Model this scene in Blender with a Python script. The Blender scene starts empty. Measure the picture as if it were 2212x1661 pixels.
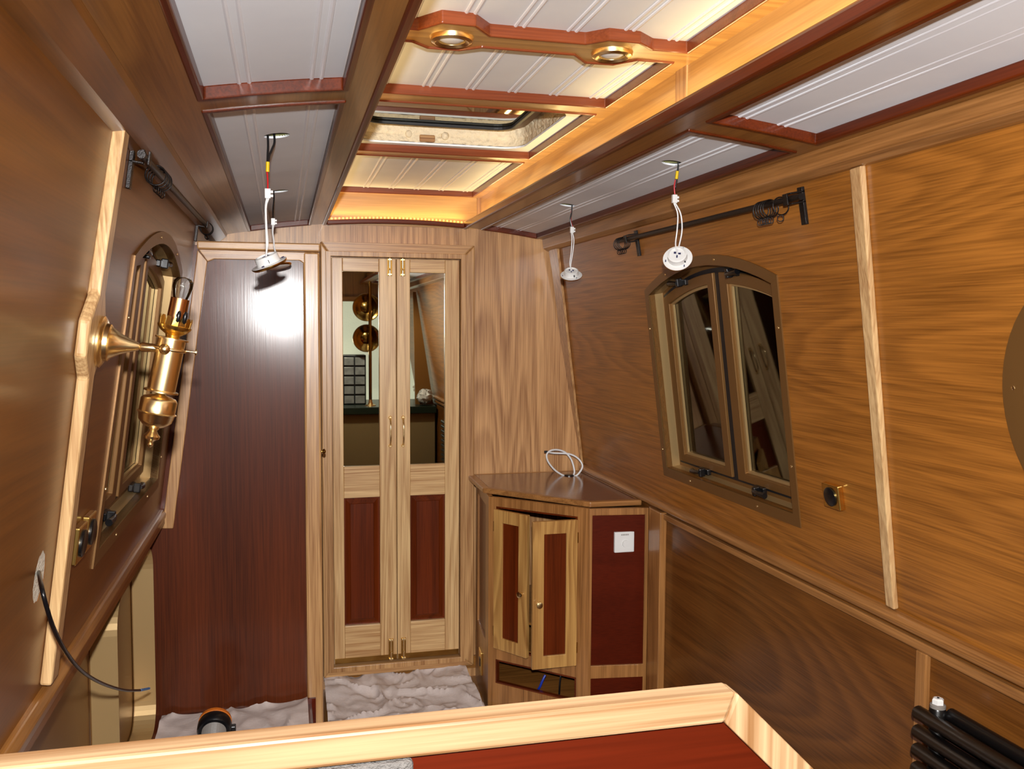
import bpy, bmesh, math, random
from mathutils import Vector as V, Matrix
from mathutils.geometry import delaunay_2d_cdt
random.seed(7)
sc = bpy.context.scene
COL = sc.collection

# ------------------------------------------------------------------ camera model (2212 x 1661 frame, eye at the origin)
F = 1950.0; CX, CY = 1106.0, 830.5
Yc = V((612-CX, 700-CY, F)).normalized()
Xc = V((9045-CX, 745-CY, F)); Xc = (Xc - Yc*Xc.dot(Yc)).normalized()
Zc = Xc.cross(Yc)
if Zc.y > 0: Zc = -Zc
def ray(x, y):
    d = V((x-CX, y-CY, F)); return V((Xc.dot(d), Yc.dot(d), Zc.dot(d)))
def onX(x, y, X): r = ray(x, y); return r*(X/r.x)
def onY(x, y, Y): r = ray(x, y); return r*(Y/r.y)
def onZ(x, y, Z): r = ray(x, y); return r*(Z/r.z)
def onP(x, y, p, n): r = ray(x, y); return r*(p.dot(n)/r.dot(n))
# sloping cabin sides
LS, RS = .1392, .1783
def LX(z): return -.278-LS*(.38-z)
def RX(z): return 1.18+RS*(.356-z)
LN = V((1, 0, -LS)).normalized()      # into the cabin
RN = V((-1, 0, -RS)).normalized()
LUP = V((LS, 0, 1)).normalized(); RUP = V((-RS, 0, 1)).normalized()
LP0 = V((LX(0), 0, 0)); RP0 = V((RX(0), 0, 0))
def onL(x, y, off=0): return onP(x, y, LP0+LN*off, LN)
def onR(x, y, off=0): return onP(x, y, RP0+RN*off, RN)
def Lw(Y, z, off=0): return V((LX(z), Y, z))+LN*off
def Rw(Y, z, off=0): return V((RX(z), Y, z))+RN*off
def cz(x): return .445-.13*(x-.51)**2
FLOOR = -1.62; YB = 4.0; YN = -1.7

# ------------------------------------------------------------------ materials
def lin(c):
    return tuple(((v/255)/12.92 if v/255 <= .04045 else ((v/255+.055)/1.055)**2.4) for v in c)+(1,)
MATS = {}
def nm(name):
    m = bpy.data.materials.new(name); m.use_nodes = True; nt = m.node_tree; nt.nodes.clear()
    out = nt.nodes.new('ShaderNodeOutputMaterial'); MATS[name] = m
    return m, nt, out
def plain(name, c, rough=.5, metal=0., coat=0., emit=0., bump=0., bscale=60, var=0., trans=0., spec=.5):
    m, nt, out = nm(name); b = nt.nodes.new('ShaderNodeBsdfPrincipled')
    b.inputs['Base Color'].default_value = lin(c); b.inputs['Roughness'].default_value = rough
    b.inputs['Metallic'].default_value = metal; b.inputs['Coat Weight'].default_value = coat
    b.inputs['Coat Roughness'].default_value = .08; b.inputs['Specular IOR Level'].default_value = spec
    b.inputs['Transmission Weight'].default_value = trans
    if emit:
        b.inputs['Emission Color'].default_value = lin(c); b.inputs['Emission Strength'].default_value = emit
    if bump or var:
        tc = nt.nodes.new('ShaderNodeTexCoord'); n = nt.nodes.new('ShaderNodeTexNoise')
        n.inputs['Scale'].default_value = bscale; n.inputs['Detail'].default_value = 4
        nt.links.new(tc.outputs['Object'], n.inputs['Vector'])
        if bump:
            bp = nt.nodes.new('ShaderNodeBump'); bp.inputs['Strength'].default_value = bump; bp.inputs['Distance'].default_value = .01
            nt.links.new(n.outputs['Fac'], bp.inputs['Height']); nt.links.new(bp.outputs['Normal'], b.inputs['Normal'])
        if var:
            mx = nt.nodes.new('ShaderNodeMix'); mx.data_type = 'RGBA'
            mx.inputs['A'].default_value = lin(tuple(v*(1-var) for v in c)); mx.inputs['B'].default_value = lin(tuple(min(255, v*(1+var)) for v in c))
            nt.links.new(n.outputs['Fac'], mx.inputs['Factor']); nt.links.new(mx.outputs['Result'], b.inputs['Base Color'])
    nt.links.new(b.outputs[0], out.inputs[0]); return m
def wood(name, light, dark, axis, freq=7., cross=3.2, along=.35, rough=.32, coat=.25, fib=.35, fcross=260., bump=.02, vein=.55, crough=.12, spec=.5):
    m, nt, out = nm(name); N = nt.nodes.new; L = nt.links.new
    tc = N('ShaderNodeTexCoord'); oi = N('ShaderNodeObjectInfo')
    rv = N('ShaderNodeMath'); rv.operation = 'MULTIPLY'; rv.inputs[1].default_value = 23.7; L(oi.outputs['Random'], rv.inputs[0])
    ad = N('ShaderNodeVectorMath'); ad.operation = 'ADD'; L(tc.outputs['Object'], ad.inputs[0]); L(rv.outputs[0], ad.inputs[1])
    i = 'XYZ'.index(axis)
    def mapped(a, c):
        mp = N('ShaderNodeMapping'); s = [c, c, c]; s[i] = a; mp.inputs['Scale'].default_value = s; L(ad.outputs[0], mp.inputs['Vector']); return mp
    m1 = mapped(along, cross); n1 = N('ShaderNodeTexNoise'); n1.inputs['Scale'].default_value = 1; n1.inputs['Detail'].default_value = 1.6
    n1.inputs['Roughness'].default_value = .45; n1.inputs['Distortion'].default_value = .25; L(m1.outputs[0], n1.inputs['Vector'])
    mu = N('ShaderNodeMath'); mu.operation = 'MULTIPLY'; mu.inputs[1].default_value = freq; L(n1.outputs['Fac'], mu.inputs[0])
    sn = N('ShaderNodeMath'); sn.operation = 'FRACT'; L(mu.outputs[0], sn.inputs[0])
    rp = N('ShaderNodeValToRGB'); rp.color_ramp.interpolation = 'EASE'; el = rp.color_ramp.elements
    el[0].color = (0, 0, 0, 1); el[1].position = 1.; el[1].color = (0, 0, 0, 1); e_ = el.new(.72); e_.color = (1, 1, 1, 1); L(sn.outputs[0], rp.inputs[0])
    m2 = mapped(5., fcross); n2 = N('ShaderNodeTexNoise'); n2.inputs['Scale'].default_value = 1; n2.inputs['Detail'].default_value = 3; L(m2.outputs[0], n2.inputs['Vector'])
    m3 = mapped(.8, 3.); n3 = N('ShaderNodeTexNoise'); n3.inputs['Scale'].default_value = 1; n3.inputs['Detail'].default_value = 2; L(m3.outputs[0], n3.inputs['Vector'])
    # vein mask = rings * vein, broken up by the fibres
    a1 = N('ShaderNodeMath'); a1.operation = 'MULTIPLY'; a1.inputs[1].default_value = vein; L(rp.outputs[0], a1.inputs[0])
    f2 = N('ShaderNodeMapRange'); f2.inputs['From Min'].default_value = .35; f2.inputs['From Max'].default_value = .7; f2.inputs['To Max'].default_value = fib; L(n2.outputs['Fac'], f2.inputs['Value'])
    a2 = N('ShaderNodeMath'); a2.operation = 'ADD'; a2.use_clamp = True; L(a1.outputs[0], a2.inputs[0]); L(f2.outputs[0], a2.inputs[1])
    f3 = N('ShaderNodeMapRange'); f3.inputs['From Min'].default_value = .3; f3.inputs['From Max'].default_value = .7; f3.inputs['To Min'].default_value = -.15; f3.inputs['To Max'].default_value = .2; L(n3.outputs['Fac'], f3.inputs['Value'])
    a3 = N('ShaderNodeMath'); a3.operation = 'ADD'; a3.use_clamp = True; L(a2.outputs[0], a3.inputs[0]); L(f3.outputs[0], a3.inputs[1])
    mx = N('ShaderNodeMix'); mx.data_type = 'RGBA'; mx.inputs['A'].default_value = lin(light); mx.inputs['B'].default_value = lin(dark); L(a3.outputs[0], mx.inputs['Factor'])
    b = N('ShaderNodeBsdfPrincipled'); L(mx.outputs['Result'], b.inputs['Base Color'])
    b.inputs['Roughness'].default_value = rough; b.inputs['Coat Weight'].default_value = coat; b.inputs['Coat Roughness'].default_value = crough; b.inputs['Specular IOR Level'].default_value = spec
    bp = N('ShaderNodeBump'); bp.inputs['Strength'].default_value = bump; bp.inputs['Distance'].default_value = .004
    L(n2.outputs['Fac'], bp.inputs['Height']); L(bp.outputs[0], b.inputs['Normal']); L(bp.outputs[0], b.inputs['Coat Normal'])
    L(b.outputs[0], out.inputs[0]); return m
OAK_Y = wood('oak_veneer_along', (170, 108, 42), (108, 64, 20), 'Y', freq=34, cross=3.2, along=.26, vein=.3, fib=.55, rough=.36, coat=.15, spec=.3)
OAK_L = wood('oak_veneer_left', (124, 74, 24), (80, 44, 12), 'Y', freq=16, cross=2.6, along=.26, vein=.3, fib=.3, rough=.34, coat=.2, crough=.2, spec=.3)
OAKD_Y = wood('oak_panel_low', (122, 74, 28), (74, 40, 11), 'Y', freq=22, cross=2.4, along=.5, vein=.4, fib=.5, rough=.34, coat=.2, spec=.3)
ASHW_Z = wood('ash_veneer_up', (204, 156, 104), (136, 90, 50), 'Z', freq=26, cross=3.2, along=.2, vein=.42, fib=.6, rough=.38, coat=.2)
ASH = {a: wood('ash_'+a, (202, 158, 106), (136, 90, 50), a, freq=16, cross=8, along=.3, vein=.36, fib=.6, rough=.35, coat=.25) for a in 'XYZ'}
ASHP = {a: wood('pale_ash_'+a, (220, 184, 132), (154, 106, 60), a, freq=14, cross=9, along=.3, vein=.36, fib=.5, rough=.32, coat=.25) for a in 'XYZ'}
ASHF = {a: wood('capping_ash_'+a, (200, 168, 128), (134, 94, 56), a, freq=12, cross=16, along=.25, vein=.5, fib=.4, rough=.4, coat=.1) for a in 'XYZ'}
ASHC = {a: wood('cabinet_ash_'+a, (172, 120, 68), (112, 70, 32), a, freq=14, cross=6, along=.3, vein=.36, fib=.5, rough=.32, coat=.3) for a in 'XYZ'}
ASHO = {a: wood('olive_ash_'+a, (200, 154, 88), (134, 86, 40), a, freq=18, cross=6, along=.7, vein=.45, fib=.35, rough=.32, coat=.3) for a in 'XYZ'}
ASHD = {a: wood('honey_ash_'+a, (156, 104, 48), (98, 58, 23), a, freq=14, cross=4, along=.3, vein=.32, fib=.45, rough=.3, coat=.3) for a in 'XYZ'}
MAH = {a: wood('mahogany_'+a, (106, 42, 12), (50, 15, 3), a, freq=6, cross=6, along=.3, vein=.35, rough=.3, coat=.15, fib=.4, spec=.25) for a in 'XYZ'}
MAHB = wood('mahogany_bulkhead', (94, 41, 14), (48, 18, 5), 'Z', freq=5, cross=4, along=.4, vein=.3, rough=.45, coat=.5, fib=.45, bump=.02, crough=.16, spec=.15)
MAHR = wood('mahogany_red', (88, 25, 6), (54, 12, 2), 'X', freq=3, cross=5, along=.5, vein=.3, rough=.35, coat=.08, spec=.2)
MAHT = wood('mahogany_top', (112, 62, 40), (78, 40, 24), 'X', freq=3, cross=5, along=.5, vein=.3, rough=.22, coat=.6)
ASHG = {a: wood('gilded_ash_'+a, (200, 154, 90), (144, 98, 50), a, freq=12, cross=4, along=.5, vein=.4, fib=.35, rough=.3, coat=.25) for a in 'XYZ'}
MAHO = {a: wood('light_mahogany_'+a, (134, 66, 34), (84, 34, 15), a, freq=6, cross=6, along=.3, vein=.35, fib=.4, rough=.28, coat=.2, spec=.3) for a in 'XYZ'}
GOLDP = plain('gold_satin', (164, 132, 84), .38, .75, bump=.03, bscale=30)
GOLDW = plain('gold_wall', (132, 92, 44), .35, .35)
GOLDF = plain('gold_frame', (124, 88, 46), .42, .45)
GOLDL = plain('gold_liner', (182, 152, 104), .36, .5)
BRASS = plain('brass', (250, 224, 168), .26, 1.)
BRASSD = plain('brass_dark', (186, 146, 78), .2, 1.)
BRASSY = plain('brass_yellow', (240, 204, 116), .26, 1.)
WHITEP = plain('white_panel_paint', (236, 240, 248), .55, var=.05, bscale=4, spec=.3)
WHITEB = plain('white_bead_paint', (240, 242, 248), .35)
WHITE = plain('white_plastic', (226, 226, 224), .35)
WHITEC = plain('white_cable', (222, 222, 222), .4)
BLACK = plain('black_plastic', (14, 14, 17), .3)
BLACKM = plain('black_metal', (26, 20, 18), .38, .5, bump=.15, bscale=400)
RADB = plain('radiator_black', (13, 11, 11), .3)
RUB = plain('rubber_black', (20, 22, 28), .5)
RED = plain('red_wire', (190, 20, 30), .4)
YEL = plain('yellow_tape', (226, 190, 20), .4)
BLUE = plain('blue_sleeve', (90, 165, 250), .4)
NAVY = plain('blue_cable', (20, 50, 160), .4)
CHIP = plain('chip_dark', (40, 40, 80), .4)
GREYF = plain('grey_fabric', (112, 108, 104), .95, bump=.6, bscale=300, var=.15)
GREYH = plain('grey_hose', (128, 122, 116), .45)
ORANGE = plain('orange_plastic', (206, 110, 30), .4)
CLOTH = plain('dust_sheet', (206, 192, 186), .9, bump=.15, bscale=90, var=.03)
FOAM = plain('spray_foam', (232, 216, 184), .85, bump=1., bscale=55, var=.08)
BACKING = plain('dark_cavity', (16, 12, 9), .9)
GLOWS = plain('glow_screen', (92, 80, 58), .9, emit=1.0)  # self-lit brown, brightens the window panes from behind
OLIVE = plain('cut_edge', (128, 128, 84), .8)
HOLEW = plain('torn_white', (226, 222, 206), .9, bump=.6, bscale=160)
BRASSA = plain('aged_brass', (150, 122, 66), .12, 1.)
LENS = plain('frosted_lens', (214, 210, 206), .35)
MIRROR = plain('mirror_silver', (200, 200, 186), .01, 1.)
BEIGE = plain('beige_board', (132, 112, 74), .7, var=.04, bscale=3)
GREENT = plain('dark_green_top', (18, 34, 26), .3)
FROST = plain('frosted_daylight', (214, 222, 206), .6, emit=.8, bump=.4, bscale=60)
TRAY = plain('clear_tray', (120, 124, 126), .2, var=.3, bscale=20)
ORGB = plain('organiser_blue', (22, 26, 34), .4)
PBAG = plain('plastic_bag', (200, 200, 198), .15, bump=1., bscale=40, var=.2)
REDP = plain('red_plastic', (170, 20, 18), .35)
LEDM = plain('led_amber', (255, 186, 60), .4, emit=6.)
def glassmat(name, tint, refl):
    m, nt, out = nm(name); N = nt.nodes.new
    t = N('ShaderNodeBsdfTransparent'); t.inputs[0].default_value = lin(tint)
    g = N('ShaderNodeBsdfGlossy'); g.inputs['Roughness'].default_value = .03; g.inputs['Color'].default_value = (.92, .93, .86, 1)
    fr = N('ShaderNodeFresnel'); fr.inputs['IOR'].default_value = 1.5
    mr = N('ShaderNodeMapRange'); mr.inputs['To Min'].default_value = refl; mr.inputs['To Max'].default_value = 1.; nt.links.new(fr.outputs[0], mr.inputs['Value'])
    mx = N('ShaderNodeMixShader'); nt.links.new(mr.outputs[0], mx.inputs[0]); nt.links.new(t.outputs[0], mx.inputs[1]); nt.links.new(g.outputs[0], mx.inputs[2])
    nt.links.new(mx.outputs[0], out.inputs[0]); return m
PANE = glassmat('window_glass', (190, 186, 165), .06)
SKYG = glassmat('hatch_glass', (120, 118, 96), .34)
BULBG = glassmat('bulb_glass', (240, 240, 240), .08)

# ------------------------------------------------------------------ mesh builder
class MB:
    def __init__(s): s.b = bmesh.new()
    def verts(s, pts): return [s.b.verts.new(p) for p in pts]
    def face(s, pts):
        v = s.verts(pts); s.b.faces.new(v); return s
    def hexa(s, q0, q1):
        a = s.verts(q0); c = s.verts(q1); n = len(a)
        s.b.faces.new(a); s.b.faces.new(c[::-1])
        for i in range(n): s.b.faces.new((a[i], c[i], c[(i+1) % n], a[(i+1) % n]))
        return s
    def box(s, a, b):
        x0, y0, z0 = a; x1, y1, z1 = b
        return s.hexa([(x0, y0, z0), (x1, y0, z0), (x1, y1, z0), (x0, y1, z0)], [(x0, y0, z1), (x1, y0, z1), (x1, y1, z1), (x0, y1, z1)])
    def obox(s, c, ax, ay, az):     # centre + half-axis vectors
        c, ax, ay, az = V(c), V(ax), V(ay), V(az)
        q = lambda k: [c-ax-ay+az*k, c+ax-ay+az*k, c+ax+ay+az*k, c-ax+ay+az*k]
        return s.hexa(q(-1), q(1))
    def slab(s, pts, d):            # polygon pushed along vector d
        pts = [V(p) for p in pts]; d = V(d); return s.hexa(pts, [p+d for p in pts])
    def plate(s, outer, holes, f0, f1):
        loops = [list(outer)]+[list(h) for h in holes]; flat = [p for l in loops for p in l]
        edges = []; k = 0
        for l in loops:
            edges += [(k+i, k+(i+1) % len(l)) for i in range(len(l))]; k += len(l)
        ov, oe, of, og, _, _ = delaunay_2d_cdt([V((p[0], p[1])) for p in flat], edges, [], 0, 1e-7)
        idx = [g[0] if g else -1 for g in og]
        def inside(q, l):
            c = False; n = len(l)
            for i in range(n):
                (x0, y0), (x1, y1) = l[i][:2], l[i-1][:2]
                if (y0 > q[1]) != (y1 > q[1]) and q[0] < (x1-x0)*(q[1]-y0)/(y1-y0)+x0: c = not c
            return c
        a = s.verts([f0(*p) for p in flat]); c = s.verts([f1(*p) for p in flat])
        for t in of:
            q = [sum(ov[i][m] for i in t)/3 for m in (0, 1)]
            if not inside(q, loops[0]) or any(inside(q, h) for h in loops[1:]): continue
            t = [idx[i] for i in t]
            if -1 in t: continue
            try: s.b.faces.new([a[i] for i in t]); s.b.faces.new([c[i] for i in reversed(t)])
            except ValueError: pass
        k = 0
        for l in loops:
            n = len(l)
            for i in range(n):
                j = (i+1) % n; s.b.faces.new((a[k+i], a[k+j], c[k+j], c[k+i]))
            k += n
        return s
    def tube(s, path, r, seg=10, cap=True, radii=None):
        path = [V(p) for p in path]; n = len(path); rings = []
        t = (path[1]-path[0]).normalized(); u = t.orthogonal().normalized()
        for i, p in enumerate(path):
            t = (path[min(i+1, n-1)]-path[max(i-1, 0)]).normalized()
            u = (u-t*u.dot(t)).normalized(); w = t.cross(u); rr = radii[i] if radii else r
            rings.append(s.verts([p+(u*math.cos(2*math.pi*k/seg)+w*math.sin(2*math.pi*k/seg))*rr for k in range(seg)]))
        for i in range(n-1):
            for k in range(seg):
                s.b.faces.new((rings[i][k], rings[i][(k+1) % seg], rings[i+1][(k+1) % seg], rings[i+1][k]))
        if cap: s.b.faces.new(rings[0][::-1]); s.b.faces.new(rings[-1])
        return s
    def lathe(s, prof, o, ax, seg=28, closed=False):
        o, ax = V(o), V(ax).normalized(); u = ax.orthogonal().normalized(); w = ax.cross(u); rings = []
        for r, h in prof:
            r = max(r, 1e-5)
            rings.append(s.verts([o+ax*h+(u*math.cos(2*math.pi*k/seg)+w*math.sin(2*math.pi*k/seg))*r for k in range(seg)]))
        m = len(rings)
        for i in range(m if closed else m-1):
            a, c = rings[i], rings[(i+1) % m]
            for k in range(seg): s.b.faces.new((a[k], a[(k+1) % seg], c[(k+1) % seg], c[k]))
        if not closed: s.b.faces.new(rings[0][::-1]); s.b.faces.new(rings[-1])
        return s
    def torus(s, o, ax, R, r, seg=28, sm=10):
        return s.lathe([(R+r*math.cos(2*math.pi*k/sm), r*math.sin(2*math.pi*k/sm)) for k in range(sm)], o, ax, seg, True)
    def ball(s, o, r, sx=16, sq=1.):
        n = 9; return s.lathe([(r*math.sin(math.pi*k/n), -r*sq*math.cos(math.pi*k/n)) for k in range(n+1)], o, (0, 0, 1), sx)
    def build(s, name, mat, parent=None, bevel=0., smooth=False):
        bmesh.ops.recalc_face_normals(s.b, faces=s.b.faces)
        me = bpy.data.meshes.new(name); s.b.to_mesh(me); s.b.free(); me.materials.append(mat)
        o = bpy.data.objects.new(name, me); COL.objects.link(o)
        if smooth:
            for p in me.polygons: p.use_smooth = True
            md = o.modifiers.new('split', 'EDGE_SPLIT'); md.split_angle = math.radians(40)
        if bevel:
            md = o.modifiers.new('bevel', 'BEVEL'); md.width = bevel; md.segments = 2; md.limit_method = 'ANGLE'; md.angle_limit = math.radians(35)
        if parent is not None:
            o.parent = parent; o.matrix_parent_inverse = pinv(parent)
        return o
def pinv(p):        # meshes carry cabin coordinates; only a thing's own Empty is moved
    return Matrix.Translation(-p.location) if p.parent is None else Matrix.Identity(4)
def tag(o, label, cat, group=None, kind=None):
    o['label'] = label; o['category'] = cat
    if group: o['group'] = group
    if kind: o['kind'] = kind
    return o
def thing(name, label, cat, loc=(0, 0, 0), group=None, kind=None):
    o = bpy.data.objects.new(name, None); COL.objects.link(o); o.location = loc; o.empty_display_size = .05
    return tag(o, label, cat, group, kind)
def area2(p): return sum(p[i][0]*p[(i+1) % len(p)][1]-p[(i+1) % len(p)][0]*p[i][1] for i in range(len(p)))/2
def inset(poly, d):
    p = [V((q[0], q[1])) for q in poly]
    if area2(p) < 0: d = -d
    n = len(p); out = []
    for i in range(n):
        a, b, c = p[i-1], p[i], p[(i+1) % n]
        e1 = (b-a).normalized(); e2 = (c-b).normalized()
        n1 = V((-e1.y, e1.x)); n2 = V((-e2.y, e2.x)); k = 1+n1.dot(n2)
        out.append(tuple(b+(n1+n2)*(d/max(k, .2))))
    return out
def rect(x0, x1, y0, y1): return [(x0, y0), (x1, y0), (x1, y1), (x0, y1)]
def rrect(x0, x1, y0, y1, r, n=6):
    out = []
    for cx, cy, a in ((x1-r, y0+r, -90), (x1-r, y1-r, 0), (x0+r, y1-r, 90), (x0+r, y0+r, 180)):
        for k in range(n+1):
            t = math.radians(a+90*k/n); out.append((cx+r*math.cos(t), cy+r*math.sin(t)))
    return out
def circ(cx, cy, r, n=28): return [(cx+r*math.cos(2*math.pi*k/n), cy+r*math.sin(2*math.pi*k/n)) for k in range(n)]
def spline(pts, k=8):
    p = [V(q) for q in pts]; p = [p[0]*2-p[1]]+p+[p[-1]*2-p[-2]]; out = []
    for i in range(1, len(p)-2):
        for j in range(k):
            t = j/k; a, b, c, d = p[i-1:i+3]
            out.append(.5*((2*b)+(c-a)*t+(2*a-5*b+4*c-d)*t*t+(3*b-a-3*c+d)*t**3))
    out.append(p[-2]); return out

# ================================================================== ROOM SHELL
MB().box((-.7, YN, FLOOR-.04), (1.6, YB+.1, FLOOR)).build('floor', ASHD['Y'])
tag(bpy.data.objects['floor'], 'wooden cabin floor under the dust sheets', 'floor', kind='structure')

# ---- windows: outlines on the sloping sides, u 0 = far jamb, u 1 = near jamb, v 0 = sill, v 1 = springing
AH = .125
class Win:
    def __init__(s, corners, out):
        s.fb, s.nb, s.nt, s.ft = corners; s.out = out
    def p(s, u, v, d=0):
        return (s.fb*(1-u)+s.nb*u)*(1-v)+(s.ft*(1-u)+s.nt*u)*v+s.out*d
    def arch(s, u): return 1+AH*(1-(2*u-1)**2)
    def outline(s, u0, u1, v0, dv, n=14):
        pts = [(u0, v0), (u1, v0)]
        for k in range(n+1):
            u = u1+(u0-u1)*k/n; pts.append((u, s.arch(u)-dv))
        return pts
WR = Win([onR(1436, 1026), onR(1732, 1140), onR(1680, 594), onR(1394, 627)], -RN)
WL = Win([onL(339, 1052), onL(197, 1229), onL(289, 551), onL(392, 588)], -LN)
def yz(w, pts): return [(w.p(u, v).y, w.p(u, v).z) for u, v in pts]
OPEN = (.035, .965, .05, .045)
# porthole through three rim points
def circ3(a, b, c):
    (ax, ay), (bx, by), (cx, cy) = a, b, c
    d = 2*(ax*(by-cy)+bx*(cy-ay)+cx*(ay-by))
    ux = ((ax*ax+ay*ay)*(by-cy)+(bx*bx+by*by)*(cy-ay)+(cx*cx+cy*cy)*(ay-by))/d
    uy = ((ax*ax+ay*ay)*(cx-bx)+(bx*bx+by*by)*(ax-cx)+(cx*cx+cy*cy)*(bx-ax))/d
    return ux, uy, math.hypot(ax-ux, ay-uy)
pr3 = [(q.y, q.z) for q in (onR(2212, 660), onR(2169, 824), onR(2212, 1010))]
PY, PZ, PR = circ3(*pr3)

# ---- wall_left
hole = onL(85, 1246)
hp = [(hole.y+.035*math.cos(t*.2618)*(1+.06*math.sin(t*3.1)), hole.z+.042*math.sin(t*.2618)*(1+.05*math.cos(t*2.3))) for t in range(24)]
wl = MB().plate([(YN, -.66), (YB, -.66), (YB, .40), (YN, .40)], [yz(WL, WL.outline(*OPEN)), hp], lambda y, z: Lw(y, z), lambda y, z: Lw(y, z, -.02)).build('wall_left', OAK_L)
tag(wl, 'sloping oak-veneered cabin side on the left', 'wall', kind='structure')
MB().plate(hp, [], lambda y, z: Lw(y, z, -.001), lambda y, z: Lw(y, z, -.019)).build('cut_out_lining', HOLEW, wl)
MB().box((-.53, YN, FLOOR), (-.51, YB, -.66)).build('lower_lining', GOLDW, wl)
MB().box((-.53, YN, -.69), (-.405, 3.3, -.672)).build('gunwale_board', OAK_L, wl)
# ---- wall_right
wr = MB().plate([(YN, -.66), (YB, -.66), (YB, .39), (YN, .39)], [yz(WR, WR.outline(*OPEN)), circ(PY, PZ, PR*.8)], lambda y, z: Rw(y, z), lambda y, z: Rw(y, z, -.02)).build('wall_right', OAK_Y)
tag(wr, 'sloping oak-veneered cabin side on the right', 'wall', kind='structure')
MB().box((1.356, YN, FLOOR), (1.38, YB, -.66)).build('lower_lining', OAKD_Y, wr)
# ---- wall_back, wall_rear
wb = MB().plate([(-.55, FLOOR), (1.42, FLOOR), (1.42, .47), (-.55, .47)], [], lambda x, z: V((x, YB, z)), lambda x, z: V((x, YB+.03, z))).build('wall_back', ASHW_Z)
tag(wb, 'ash-veneered end bulkhead with cathedral grain around the double doors', 'wall', kind='structure')
MB().box((.14, 3.982, -1.575), (.85, YB, -1.52)).build('riser_board', ASHD['X'], wb)
rr = MB().box((-.6, YN-.03, FLOOR), (1.5, YN, .6)).build('wall_rear', ASHD['Z'])
tag(rr, 'wooden wall behind the viewer, seen only in the door mirrors', 'wall', kind='structure')

# ---- ceiling: cambered side soffits, raised centre recess
C0 = lambda x, y: V((x, y, cz(x)))
C1 = lambda x, y: V((x, y, cz(x)+.03))
CW = lambda x, y: V((x, y, cz(x)+.019))
CW1 = lambda x, y: V((x, y, cz(x)+.024))
LPAN = [rect(-.142, .121, 1.775, 3.975), rect(-.142, .121, -1.3, 1.69)]
RPAN = [rect(.862, 1.13, 1.848, 3.99), rect(.862, 1.13, -1.3, 1.768)]
def xdense(poly, n=5):
    out = []
    for i, a in enumerate(poly):
        b = poly[(i+1) % len(poly)]
        for k in range(n): out.append((a[0]+(b[0]-a[0])*k/n, a[1]+(b[1]-a[1])*k/n))
    return out
ce = MB()
ce.plate(xdense(rect(-.29, .168, YN, YB)), [xdense(h) for h in LPAN], C0, C1)
ce.plate(xdense(rect(.797, 1.2, YN, YB)), [xdense(h) for h in RPAN], C0, C1)
ce = ce.build('ceiling', ASHD['Y'])
tag(ce, 'cambered wooden cabin ceiling with white boarded panels and a raised lit centre', 'ceiling', kind='structure')
def onC(x, y, dz=0):
    z = .42
    for i in range(25):
        p = onZ(x, y, z); z = cz(p.x)+dz
    return p
HOLES = {'nl': onC(598, 293, .019), 'fl': onC(603, 413, .019), 'nr': onC(1452, 352, .019), 'fr': onC(1226, 443, .019)}
def beads(mb, xs, y0, y1, zf, r=.0044, gap=.0085):
    for x in xs:
        for s in (-gap, gap):
            xx = x+s; z = zf(xx)
            prof = [(xx-r, z+.001), (xx-r*.7, z-.002), (xx, z-.003), (xx+r*.7, z-.002), (xx+r, z+.001)]
            mb.hexa([(a, y0, b) for a, b in prof], [(a, y1, b) for a, b in prof])
def side_panel(poly, holes, xs):
    x0, x1 = poly[0][0], poly[1][0]; y0, y1 = poly[0][1], poly[2][1]
    p = MB().plate(xdense(rect(x0-.01, x1+.01, y0-.01, y1+.01 if y1 < 3.9 else y1)), [circ(h.x, h.y, .029) for h in holes], CW, CW1).build('white_panel', WHITEP, ce)
    mb = MB(); beads(mb, xs, y0, y1, lambda x: cz(x)+.019); mb.build('bead', WHITEB, p)
    for h in holes:
        MB().plate(circ(h.x, h.y, .05), [], lambda x, y: V((x, y, cz(x)+.06)), lambda x, y: V((x, y, cz(x)+.065))).build('cavity', BACKING, p)
        MB().lathe([(.029, .024), (.035, .024), (.035, .06), (.029, .06)], (h.x, h.y, cz(h.x)), (0, 0, 1), 28, True).build('hole_edge', OLIVE, p)
def mould(poly, zlo, zhi, w=.013, parent=None, mat=None):
    q = inset(poly, w)
    return MB().plate(xdense(poly, 3), [xdense(q, 3)], lambda x, y: V((x, y, zlo(x))), lambda x, y: V((x, y, zhi(x)))).build('moulding', mat or MAH['Y'], ce if parent is None else parent, bevel=.003)
side_panel(LPAN[0], [HOLES['nl'], HOLES['fl']], (-.062, .062)); side_panel(LPAN[1], [], (-.062, .062))
side_panel(RPAN[0], [HOLES['nr'], HOLES['fr']], (.944, 1.035)); side_panel(RPAN[1], [], (.944, 1.035))
for q in LPAN+RPAN: mould(q, lambda x: cz(x)-.004, lambda x: cz(x)+.02)
# recess sides, lips
ZU = .565
MB().box((.857, YN, .43), (.875, YB, .60)).build('recess_side', ASHG['Y'], ce)
MB().box((.108, YN, .43), (.125, YB, .60)).build('recess_side', ASHG['Y'], ce)
MB().box((.11, 3.988, .43), (.875, 4.0, .60)).build('recess_end', ASHG['X'], ce)
MB().box((.843, 3.97, .44), (.857, 3.988, ZU)).build('corner_bead', ASH['Z'], ce)
MB().box((.853, 1.845, .44), (.857, 1.90, ZU)).build('joint_cover', ASH['Z'], ce)
MB().box((.80, YN, .452), (.857, YB, .458)).build('ledge', ASHD['Y'], ce)
MB().box((.125, YN, .452), (.166, YB, .458)).build('ledge', ASHD['Y'], ce)
MB().box((.783, YN, .427), (.8, YB, .456)).build('lip_moulding', MAH['Y'], ce, bevel=.005)
MB().box((.166, YN, .425), (.184, YB, .454)).build('lip_moulding', MAH['Y'], ce, bevel=.005)
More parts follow.
